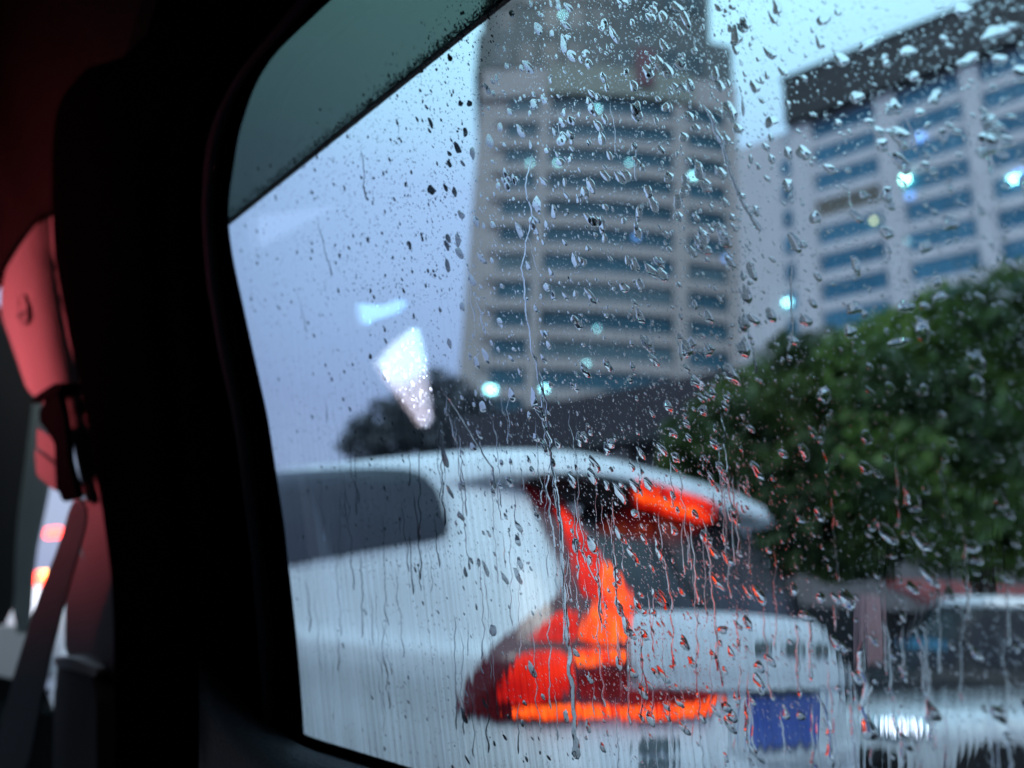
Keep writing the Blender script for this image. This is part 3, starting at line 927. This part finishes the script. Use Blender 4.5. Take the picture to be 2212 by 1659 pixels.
# rain visor: a real smoked slab just outside the glass, its lower edge straight
VA, VB = Vector((440, 523)), Vector((1600, -415))
vq = [(440, 523), (1600, -412), (1300, -900), (200, -900), (200, 523)]
vv, nvv = [], len(vq)
for h in (-.016, -.0185):
    for a, b in vq: vv.append(pane(a, b, h))
ff = [tuple(range(nvv)), tuple(range(nvv, 2 * nvv))[::-1]] + [(i, (i + 1) % nvv, nvv + (i + 1) % nvv, nvv + i) for i in range(nvv)]
vis = mesh('rain_visor', vv, ff, M_VISOR, own)
vd, ux = [], (pane(1600, -412, -.016) - pane(440, 523, -.016)).normalized()
ue = ux.cross(PN)
if ue.z > 0: ue = -ue
obox('visor_edge', pane(440, 523, -.017), ux, PN, ue, -.02, (pane(1600, -412, -.016) - pane(440, 523, -.016)).length, -.0012, .0022, -.0008, .0010, M_VEDGE, vis)

def hit_pane(h):
    return lambda px, py: (pane(px, py, h), -PN)
# headliner curve and pillar trim
def hit_liner(px, py):
    k = max(0.0, (450 - py) / 650)
    p = pane(px, py, -.012 + .10 * k ** 1.5)
    return p, -PN
lin = star_patch('headliner', [(-60, -260), (340, -260), (300, 60), (200, 240), (170, 452), (128, 443), (98, 448), (65, 484), (26, 536), (-10, 610), (-60, 680)], hit_liner, .0, M_LINER, own, (60, 200), 12, 80, 1)
def hit_trim(px, py):
    xr_ = interp(E6, py)
    e = (xr_ - px) / 130.0
    h = -.028 + .016 * math.sin(max(0, min(1, e)) * math.pi * .8) - .03 * max(0, e - .8)
    d = math.hypot((px - 56) / 13, (py - 668) / 34)       # oval clip cover
    if d < 1: h -= .004 * (1 - d ** 4)
    return pane(px, py, h), -PN
up = star_patch('pillar_trim', [(190, 452), (132, 452), (103, 458), (70, 494), (32, 548), (4, 600), (0, 676), (27, 749), (66, 866), (128, 842), (150, 900), (166, 1000), (184, 1095), (300, 1100)], hit_trim, .0, M_TRIM, own, (115, 740), 12, 90, 1)
d_ = densify([(44, 640), (58, 628), (68, 660), (70, 705), (58, 712), (46, 690)], 20)
star_patch('clip_cover', [(46, 645), (56, 634), (66, 655), (68, 690), (60, 706), (48, 688)], hit_trim, .004, M_TRIM, up, None, 3, 24, 1)
star_patch('clip_slot', [(50, 682), (64, 672), (65, 677), (51, 688)], hit_trim, .007, M_BELT, up, None, 2, 16, 1)
gd = star_patch('belt_guide', [(86, 912), (84, 885), (98, 868), (124, 848), (130, 870), (138, 905), (148, 1000), (168, 1076), (136, 1085), (122, 1050), (118, 960), (104, 935)], hit_pane(.008), .0, M_MATT, own, (126, 950), 5, 48, 0, .006)
star_patch('guide_slot', [(66, 862), (122, 825), (134, 832), (128, 846), (74, 876)], hit_pane(.004), .0, M_MATT, own, None, 3, 32, 1, .02)
star_patch('height_adjuster', [(90, 866), (100, 872), (103, 900), (97, 902)], hit_pane(.006), .0, M_TRIM, own, None, 2, 16, 1, .012)
star_patch('adjuster_cover', [(80, 925), (112, 945), (120, 968), (122, 998), (80, 965)], hit_pane(-.002), .0, M_TRIM, own, None, 3, 24, 0, .012)
star_patch('adjuster_cover', [(75, 970), (118, 1004), (122, 1062), (100, 1045), (80, 1025)], hit_pane(-.002), .0, M_TRIM, own, None, 3, 24, 0, .012)
star_patch('lower_pillar_trim', [(152, 1075), (182, 1082), (330, 1100), (330, 1800), (110, 1800), (120, 1430), (160, 1420), (196, 1440), (206, 1380), (204, 1290), (178, 1195), (165, 1130)], hit_pane(-.024), .0, M_TRIM, own, (250, 1450), 8, 64, 1)
star_patch('pillar_step', [(118, 1420), (160, 1422), (208, 1445), (208, 1800), (112, 1800)], hit_pane(-.008), .0, M_TRIM, own, None, 4, 40, 1, .016)
star_patch('ledge_highlight_patch', [(118, 1420), (160, 1422), (208, 1444), (206, 1462), (160, 1448), (120, 1440)], hit_pane(-.004), .0, M_LEDGELIT, own, None, 2, 30, 0, .008)  # painted highlight along the lit edge of the step
star_patch('inner_pillar', [(155, 1180), (178, 1195), (206, 1290), (208, 1440), (140, 1430), (140, 1300)], hit_pane(-.03), .0, M_TRIM, own, None, 4, 40, 1)
belt = star_patch('seat_belt', [(152, 1090), (168, 1076), (186, 1090), (184, 1140), (140, 1290), (100, 1450), (52, 1700), (-30, 1700), (20, 1490), (78, 1300), (130, 1170)], lambda x, y: (pane(x, y, .012 + (y - 1080) * .00003), -PN), .0, M_BELT, own, (105, 1350), 6, 64, 1, .002)
# front door frame bars and mirror at the far left
star_patch('front_pillar', [(-60, 640), (10, 660), (80, 800), (60, 960), (34, 1150), (30, 1352), (-60, 1352)], lambda x, y: (P(x, y, 1.5), (EYE - P(x, y, 1.5)).normalized()), 0, M_SHELL, own, (-20, 1000), 4, 40, 1, .03)
star_patch('front_window_frame', [(28, 760), (90, 830), (130, 890), (118, 1000), (100, 1100), (78, 1200), (68, 1370), (30, 1370), (22, 1200), (36, 1000)], lambda x, y: (P(x, y, 1.62), (EYE - P(x, y, 1.62)).normalized()), 0, M_GREYGREEN, own, (50, 1050), 4, 48, 1, .03)
star_patch('wing_mirror', [(-60, 1352), (40, 1350), (72, 1370), (84, 1440), (80, 1480), (20, 1462), (-60, 1450)], lambda x, y: (P(x, y, 1.9), (EYE - P(x, y, 1.9)).normalized()), 0, M_SILVER, own, (10, 1405), 5, 40, 1, .12)
star_patch('dashboard_side', [(-60, 1452), (20, 1464), (120, 1490), (120, 1720), (-60, 1720)], lambda x, y: (P(x, y, 1.25), (EYE - P(x, y, 1.25)).normalized()), 0, M_BLACK, own, None, 5, 40, 1, .12)
for poly in ([(66, 1478), (110, 1490), (112, 1500), (70, 1492)], [(70, 1520), (112, 1534), (112, 1546), (70, 1534)], [(0, 1520), (12, 1524), (8, 1570), (-6, 1572)]):
    star_patch('chrome_trim', poly, lambda x, y: (P(x, y, 1.24), (EYE - P(x, y, 1.24)).normalized()), .0, M_CHROME, own, None, 2, 20, 1, .01)
# cabin shell in car axes (forward, right, up)
O = Vector((0, 0, 0))
obox('cabin_roof', O, HEAD, SIDE, UP, -1.0, 1.9, -1.15, 0.12, 1.74, 1.77, M_SHELL, own)  # lengthened forward to block windscreen daylight
obox('cabin_side', O, HEAD, SIDE, UP, -1.0, 2.8, -1.20, -1.15, 0.3, 1.78, M_SHELL, own)  # unseen wall run far forward to block sky reflections in the pane
obox('cabin_rear', O, HEAD, SIDE, UP, -1.05, -1.0, -1.2, 0.5, 0.3, 1.78, M_SHELL, own)
obox('cabin_floor', O, HEAD, SIDE, UP, -1.0, 1.7, -1.2, 0.45, 0.25, 0.3, M_SHELL, own)
obox('door_panel', O, HEAD, SIDE, UP, -1.0, 1.7, 0.36, 0.50, 0.3, 0.80, M_SHELL, own)
obox('quarter_panel', O, HEAD, SIDE, UP, -1.0, -.32, 0.20, 0.45, 0.8, 1.78, M_SHELL, own)

# added unseen glow panels, shaped to give the bright reflections in the glass
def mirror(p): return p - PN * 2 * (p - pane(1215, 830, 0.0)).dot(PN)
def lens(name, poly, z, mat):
    rl = thing('reflection_panel', 'added unseen glow panel mirrored as a %s in the wet window' % name, 'glow panel', tuple(mirror(P(poly[0][0], poly[0][1], z))), 'added glow panels mirrored in the window')
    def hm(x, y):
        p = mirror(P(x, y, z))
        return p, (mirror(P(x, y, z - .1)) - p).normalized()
    star_patch('lens', poly, hm, 0, mat, rl, None, 4, 44, 0, .006)  # glowing face of the added panel
    star_patch('panel_backing', [(lerp(870, a, 1.12), lerp(790, b, 1.12)) for a, b in poly] if 'cone' in name else poly, lambda x, y: (hm(x, y)[0] - hm(x, y)[1] * .008, hm(x, y)[1]), 0, M_SHELL, rl, None, 4, 40, 1, .006)
lens('white cone', [(805, 784), (838, 745), (882, 708), (895, 708), (908, 765), (920, 870), (925, 905), (912, 926), (900, 922), (865, 872), (820, 812)], .85, M_MIRRGLOW)
lens('faint blue square', [(764, 655), (815, 660), (862, 644), (868, 660), (840, 680), (800, 690), (778, 705), (770, 690)], .88, M_MIRRGLOWB)

# added red spot, narrowed to the pillar trim, for brake lamps ahead
ld = bpy.data.lights.new('red_trim_spot', 'SPOT')
ld.color = (1.0, 0.15, 0.18)
ld.energy = 370
ld.spot_size = R(13)
ld.spot_blend = 1.0
ld.shadow_soft_size = 0.12
lo_ = bpy.data.objects.new('red_trim_spot', ld)
col.objects.link(lo_)
lp = HEAD * 3.2 + SIDE * -0.9 + UP * 0.85
lo_.location = lp
tgt = pane(0, 770, 0)
lo_.rotation_euler = (tgt - lp).to_track_quat('-Z', 'Y').to_euler()

# ================================================================== WATER ON THE GLASS
OUT = -.00405                                    # just outside the outer face of the pane
def drop_geo(v, f, px, py, w, h, seed, na=18, nr=5, Hr=0.42, lean=0.12, pear=0.18, irr=0.16, base=OUT, tilt=0.0):
    """w, h: half width and half height in metres on the glass; closed plano-convex water lens"""
    r_ = random.Random(seed)
    o = pane(px, py, base)
    ph = [r_.uniform(0, 6.28) for _ in range(4)]
    am = [irr * r_.uniform(.3, 1) / k for k in (1, 1.3, 1.8, 2.4)]
    hs = Hr * min(w, h) * r_.uniform(.8, 1.15)
    sk = (r_.uniform(-.25, .25), r_.uniform(-.1, .35))
    def rim(a):
        k = 1 + sum(m * math.sin((i + 2) * a + p) for i, (m, p) in enumerate(zip(am, ph)))
        return k
    i0 = len(v)
    def pt(a, t, z):
        k = rim(a) * t
        x, y = math.cos(a) * k * w, math.sin(a) * k * h
        x *= 1 - pear * y / h
        x += -y * (lean + tilt)
        return o + PU * x + PV * y + PN * z
    top0 = o + PU * (w * sk[0] * .3) - PV * (h * sk[1] * .3) + PN * hs
    v.append(top0)
    for k in range(1, nr + 1):
        t = math.sin(k / nr * math.pi / 2)
        for j in range(na):
            a = 2 * math.pi * j / na
            z = hs * max(0.0, 1 - t ** 2.3) ** 0.93
            z *= 1 - .42 * math.sin(a) * t
            v.append(pt(a, t, z))
    for j in range(na):
        f.append((i0, i0 + 1 + j, i0 + 1 + (j + 1) % na))
    for k in range(nr - 1):
        a, b = i0 + 1 + k * na, i0 + 1 + (k + 1) * na
        for j in range(na):
            f.append((a + j, b + j, b + (j + 1) % na, a + (j + 1) % na))
    b0 = len(v)
    for j in range(na): v.append(pt(2 * math.pi * j / na, 1.0, 0))
    f.append(tuple(b0 + j for j in range(na))[::-1])
def finish(name, v, f, kind=None):
    me = bpy.data.meshes.new(name)
    me.from_pydata([tuple(p) for p in v], [], f)
    me.update()
    for p in me.polygons: p.use_smooth = len(p.vertices) <= 4
    me.materials.append(M_WATER)
    o = bpy.data.objects.new(name, me)
    col.objects.link(o)
    if kind: o['kind'] = kind
    return o

def above_visor(px, py): return (py - 483) - (px - 489) * (-488 / 606.0) < 0
def inside(px, py):
    return px > interp(E0, py) + 4 and py < 1590 + (px - 662) * .305
def zone(px, py):
    if py < 75 and px < 1050 or above_visor(px, py): return 'visor'
    if px > 1620 and py < 330 - (px - 1640) * .25: return 'pale sky'
    if px < 1000 + 0.0 * py and py < 780: return 'pale sky'
    if py > 1560: return 'bumper'
    if px > 1480 and 620 < py < 1260 and not (px < 1640 and py > 1040): return 'tree'
    if py < 800: return 'office tower' if px < 1625 else 'office wing'
    return 'traffic'
ZL = {'visor': ('the smoked rain visor', 489, 1110, 0, 483), 'pale sky': ('the open pale sky', 490, 2212, 0, 780), 'office tower': ('the beige tower', 990, 1625, 0, 800),
      'office wing': ('the pale office wing', 1625, 2212, 100, 660), 'tree': ('the green trees', 1480, 2212, 600, 1290),
      'bumper': ('the lowest strip of the window', 650, 2212, 1560, 1660), 'traffic': ('the traffic', 590, 2212, 800, 1560)}
ORD = ['largest', 'second largest', 'third largest', 'fourth largest', 'fifth largest', 'sixth largest', 'seventh largest', 'eighth largest', 'ninth largest', 'tenth largest',
       'eleventh largest', 'twelfth largest', 'thirteenth largest', 'fourteenth largest', 'fifteenth largest', 'sixteenth largest', 'seventeenth largest', 'eighteenth largest', 'nineteenth largest', 'smallest']
def cell(px, py):
    nm, x0, x1, y0, y1 = ZL[zone(px, py)]
    i = min(4, max(0, int((px - x0) / (x1 - x0) * 5)))
    j = min(3, max(0, int((py - y0) / (y1 - y0) * 4)))
    return nm, ('far left', 'left', 'middle', 'right', 'far right')[i], ('top', 'upper', 'lower', 'bottom')[j]
def shape_word(w, h, t):
    if h / w < 1.15: return 'broad'
    if h / w > 1.75: return 'long slanted' if t > .22 else 'long'
    return 'slanted' if t > .3 else 'oval'
def name_by_cell(items, word, group):
    by = {}
    for it in items: by.setdefault(it[:4], []).append(it)
    for key, lst in by.items():
        lst.sort(key=lambda a: -a[4])
        for r_, it in enumerate(lst):
            q = 'only' if len(lst) == 1 else ORD[min(r_, 19)]
            tag(it[5], '%s %s %s over the %s %s of %s' % (q, it[3], word, it[2], it[1], it[0]), word, group)
hero = [(930, 265, 1.1, 2.6), (932, 410, 1.7, 2.5), (1215, 300, 2.7, 2.3), (1300, 300, 1.5, 2.6), (1160, 440, 2.3, 2.6), (1300, 485, 1.4, 3.0), (1380, 460, 1.3, 2.8),
        (1235, 120, 1.9, 2.3), (1325, 75, 1.2, 3.2), (1400, 155, 1.5, 3.2), (1590, 75, 2.0, 3.2), (1480, 40, 1.2, 3.4), (1575, 240, 2.1, 3.4), (1665, 262, 1.9, 1.7),
        (1545, 160, 1.2, 2.6), (1735, 330, 1.7, 2.5), (1700, 400, 1.9, 1.7), (1570, 520, 1.2, 2.5), (1845, 665, 2.3, 1.7), (1740, 692, 1.9, 1.7), (1955, 662, 2.2, 1.6),
        (1605, 700, 1.7, 2.4), (1665, 680, 1.5, 2.4), (1945, 295, 2.2, 2.8), (2135, 310, 2.8, 2.7), (1848, 570, 1.1, 2.6), (1335, 1152, 1.2, 2.7), (1635, 1015, 1.4, 2.7),
        (1460, 988, 1.2, 2.0), (1100, 1040, 1.4, 2.3), (1240, 690, 1.5, 1.6), (1495, 740, 1.3, 1.7), (1210, 350, 1.8, 1.6), (1185, 745, 1.2, 1.6), (1400, 1045, 1.5, 2.4),
        (1640, 1440, 1.8, 1.6), (1560, 1360, 1.8, 1.3), (1740, 1330, 2.0, 1.6), (1615, 1280, .9, 2.2), (1780, 40, 2.4, 1.5), (1670, 40, 1.0, 2.0), (1770, 90, .9, 2.6), (1880, 90, 3.2, 1.4),
        (2150, 70, 3.0, 1.6), (2090, 130, 2.5, 1.4), (1960, 110, 1.8, 1.4), (2020, 210, 1.6, 1.8), (1850, 210, 1.6, 1.9), (1915, 420, 1.6, 2.0), (2050, 480, 1.7, 2.2), (1760, 470, 1.5, 1.9),
        (2110, 830, 1.7, 2.2), (1940, 740, 2.6, 1.2), (1420, 1175, .9, 2.0), (1770, 1110, 1.2, 2.2), (1175, 215, 1.3, 1.8), (1005, 285, 1.4, 1.8), (1020, 330, 1.3, 2.6), (1080, 275, 1.2, 2.0),
        (965, 530, 1.2, 2.4), (885, 530, 1.0, 2.2), (800, 770, 1.3, 1.2), (1080, 1050, 1.2, 1.8), (1250, 950, 1.2, 2.4), (1310, 970, 1.2, 2.2), (1870, 1010, 1.3, 2.0), (2030, 640, 1.6, 1.2)]
allv, allf = [], []
nd = 0
drops = []
def add_single(px, py, w, h, seed, **k):
    global nd
    v, f = [], []
    drop_geo(v, f, px, py, w, h, seed, 26, 7, **k)
    o = finish('raindrop', v, f)
    drops.append((o, px, py, w, h, k.get('tilt', 0)))
    nd += 1
for i, (px, py, w, h) in enumerate(hero):
    add_single(px, py, w * .00128, h * .00132, 900 + i, irr=.15, Hr=.55, tilt=rnd.uniform(-.2, .3))
cand = []
rd = random.Random(77)
def density(px, py):
    d = .75
    if above_visor(px, py):
        dist = ((483 - py) - (px - 489) * .805) * .78
        d = max(0, .9 - dist / 95) if dist > 0 else .9
        return d * .7
    if px < 1000:
        d = .62 + .38 * max(0, (px - 600) / 400)
        if py > 650: d *= .55
    if 1000 < px < 1600 and py < 900: d = 1.0
    if px > 1620: d = .42 if py < 650 else .24
    if py > 1560 or (px < 1250 and py > 1250): d *= .35
    return d
while len(cand) < 3500:
    px, py = rd.uniform(480, 2240), rd.uniform(-20, 1670)
    if not inside(px, py) or rd.random() > density(px, py): continue
    s = .00028 + .00030 * rd.random() + .0019 * rd.random() ** 6
    if px < 960: s = min(s * .85, .0009)
    if px > 1620 and py < 720: s *= .9
    el = rd.uniform(1.0, 2.2)
    cand.append((s * math.sqrt(el) * 2, px, py, s, s * el, rd.randrange(10 ** 6)))
cand.sort(reverse=True)
for k, (q, px, py, w, h, sd_) in enumerate(cand):
    tl_ = rd.uniform(-.1, .5)
    if nd < 296:
        add_single(px, py, w, h, sd_, irr=.13, Hr=.52, tilt=tl_)
    else:
        drop_geo(allv, allf, px, py, w, h, sd_, 12, 4, irr=.12, Hr=.5, tilt=tl_)
# fine mist of tiny drops
n = 0
while n < 24000:
    px, py = rd.uniform(480, 2240), rd.uniform(-20, 1670)
    if not inside(px, py) or rd.random() > density(px, py) ** .7: continue
    s = rd.uniform(.00008, .00024) * (1.25 if px < 1000 else 1)
    drop_geo(allv, allf, px, py, s, s * rd.uniform(1, 3.4), rd.randrange(10 ** 6), 8, 2, irr=.08, Hr=.6, tilt=.25)
    n += 1
# beads hanging along the visor edge
for k in range(2200):
    t = rd.random()
    px, py = lerp(489, 1110, t), lerp(483, -17, t)
    off = rd.gauss(-8, 6)
    if not inside(px, py - 2): continue
    s = rd.uniform(.0002, .0006)
    drop_geo(allv, allf, px + off * .5, py + off, s, s * rd.uniform(1, 1.7), rd.randrange(10 ** 6), 10, 3, Hr=.6, base=OUT if rd.random() < .4 else -.0188)
finish('small_raindrops', allv, allf, 'stuff')['label'] = 'fine small raindrops scattered over the outside of the window'

# rivulets running down the glass
def rivulet(path, w0, w1, hr, seed, bead=True):
    r_ = random.Random(seed)
    v, f = [], []
    prof = [(-1, 0), (-.8, .5), (-.4, .9), (0, 1), (.4, .9), (.8, .5), (1, 0)]
    pts = []
    for i in range(len(path) - 1):
        a, b = Vector(path[i]), Vector(path[i + 1])
        n_ = max(2, int((b - a).length / 9))
        for k in range(n_): pts.append(a.lerp(b, k / n_))
    pts.append(Vector(path[-1]))
    m = len(prof)
    L = len(pts)
    for i, p in enumerate(pts):
        t = i / (L - 1)
        jx = noise.noise(Vector((p.y * .03, seed * 1.7, 0))) * 7 + noise.noise(Vector((p.y * .11, seed * 2.9, 4))) * 2.2
        w = lerp(w0, w1, t) * (1 + .35 * noise.noise(Vector((p.y * .05, seed, 9))))
        if bead: w *= 1 + 0.9 * max(0, 1 - (1 - t) * L / 5.0) * 1.0
        w *= min(1, .15 + i / 3)
        if i == L - 1: w *= .35
        o = pane(p.x + jx, p.y, OUT)
        for u, q in prof: v.append(o + PU * w * u + PN * (w * hr * q))
    for i in range(L - 1):
        for k in range(m - 1):
            f.append((i * m + k, (i + 1) * m + k, (i + 1) * m + k + 1, i * m + k + 1))
    b0 = len(v)
    for i in range(L):
        v.append(Vector(v[i * m])); v.append(Vector(v[i * m + m - 1]))
    for i in range(L - 1):
        f.append((b0 + 2 * i, b0 + 2 * i + 1, b0 + 2 * i + 3, b0 + 2 * i + 2))
    me = bpy.data.meshes.new('rivulet')
    me.from_pydata([tuple(p) for p in v], [], f)
    me.update()
    nt = (L - 1) * (m - 1)
    for k, p in enumerate(me.polygons): p.use_smooth = k < nt
    me.materials.append(M_WATER)
    o = bpy.data.objects.new('rivulet', me)
    col.objects.link(o)
    return o
main_paths = [([(1150, 330), (1135, 400), (1150, 470), (1128, 560), (1135, 660), (1150, 760), (1170, 840), (1172, 900)], .0005, .0006, 'long thin rivulet running down over the left half of the tower'),
              ([(1172, 905), (1190, 960), (1196, 1040), (1210, 1120), (1212, 1200), (1222, 1320), (1232, 1430), (1240, 1560), (1246, 1640)], .0011, .0015, 'widest rivulet, running down across the glowing tail light'),
              ([(1520, 225), (1540, 262), (1562, 320), (1580, 375), (1600, 430), (1640, 500)], .0008, .0007, 'beaded rivulet slanting down over the right half of the tower'),
              ([(1165, 800), (1180, 870), (1178, 930), (1190, 1000), (1180, 1060), (1195, 1140), (1206, 1280)], .0005, .0006, 'kinked rivulet left of the widest one over the white car'),
              ([(960, 850), (1000, 905), (1030, 960), (1060, 1010), (1075, 1060)], .0005, .0007, 'slanting rivulet from the dark distant trees to the white car roof'),
              ([(1560, 880), (1570, 1000), (1580, 1100), (1590, 1220)], .0004, .0004, 'faint vertical rivulet over the left edge of the smaller tree'),
              ([(1240, 1060), (1250, 1180), (1290, 1260), (1300, 1330)], .0004, .0005, 'thin rivulet over the upper point of the tail light'),
              ([(1520, 1120), (1535, 1220), (1545, 1330), (1550, 1450)], .0004, .0005, 'thin rivulet over the dark rear window'),
              ([(1420, 1110), (1440, 1220), (1452, 1320), (1455, 1440)], .0004, .0005, 'orange-lit rivulet over the middle of the rear window'),
              ([(1860, 1380), (1864, 1440), (1872, 1480), (1868, 1530), (1880, 1600)], .0012, .0016, 'broad wavy rivulet beside the right edge of the white tailgate'),
              ([(1610, 1505), (1612, 1570), (1618, 1610), (1650, 1650)], .0008, .0010, 'rivulet bending round the left side of the blue number plate'),
              ([(1765, 1500), (1785, 1540), (1790, 1600), (1795, 1660)], .0008, .0010, 'rivulet down the right side of the blue number plate'),
              ([(1710, 560), (1708, 620), (1712, 690), (1706, 760)], .0005, .0005, 'short rivulet over the foot of the office wing')]
for i, (pth, a, b, lb) in enumerate(main_paths):
    tag(rivulet(pth, a, b, .55, 40 + i), lb, 'rivulet', 'rivulets on the window')
rr = random.Random(5)
rivs = []
k = 0
while k < 190:
    px = rr.uniform(640, 2200)
    if k < 22: y0 = rr.uniform(100, 900)
    else: y0 = rr.uniform(900, 1560)
    if px > 1620 and y0 < 1250 and rr.random() < .7: continue
    ln = rr.uniform(60, 260) if y0 > 900 else rr.uniform(50, 130)
    if not inside(px - 20, y0 + ln) or not inside(px, y0) or above_visor(px, y0): continue
    low_ = y0 > 900
    w = rr.uniform(.00012, .00040)
    o = rivulet([(px, y0), (px + ln * rr.uniform(.0, .12 if low_ else .3), y0 + ln)], w, w * 1.2, rr.uniform(.35, .6), 200 + k)
    rivs.append((o, px, y0 + ln / 2, ln))
    k += 1

name_by_cell([(*cell(a, b), shape_word(w, h, t), w * h, o) for o, a, b, w, h, t in drops], 'raindrop', 'larger raindrops on the window')
name_by_cell([(*cell(a, b), 'thin', ln, o) for o, a, b, ln in rivs], 'rivulet', 'short rivulets on the window')
# thin running film over the lower part of the glass
def film():
    NX, NY = 620, 110
    v, f = [], []
    for j in range(NY + 1):
        y = lerp(-260, 1740, j / NY)
        for i in range(NX + 1):
            x = lerp(440, 2260, i / NX)
            xs = x + noise.noise(Vector((y * .006, x * .004, 2))) * 16
            amp = max(0, min(1, (y - 960) / 420))
            side = .35 + .7 * max(0, min(1, (y - 1380) / 200)) + .9 * max(0, min(1, (900 - x) / 250))
            r1 = noise.noise(Vector((xs * .085, y * .0035, 0)))
            r2 = noise.noise(Vector((xs * .26, y * .006, 7)))
            t = .00012 + amp * side * (.000062 * r1 + .000016 * r2)
            if j == 0: t = 0.00001
            v.append(pane(x, y, OUT - .00002) + PN * max(t, .00001))
    for j in range(NY):
        for i in range(NX):
            a = j * (NX + 1) + i
            f.append((a, a + 1, a + NX + 2, a + NX + 1))
    me = bpy.data.meshes.new('water_film')
    base = len(v)
    corners = [0, NX, NY * (NX + 1) + NX, NY * (NX + 1)]
    for (x, y) in ((440, -260), (2260, -260), (2260, 1740), (440, 1740)): v.append(pane(x, y, OUT - .00001))
    f.append((base, base + 3, base + 2, base + 1))
    me.from_pydata([tuple(p) for p in v], [], f)
    me.update()
    for k, p in enumerate(me.polygons): p.use_smooth = k < NX * NY
    me.materials.append(M_WATER)
    o = bpy.data.objects.new('water_film', me)
    col.objects.link(o)
    o['kind'] = 'stuff'
    o['label'] = 'thin wavy film of rain water running down the lower window'
film()
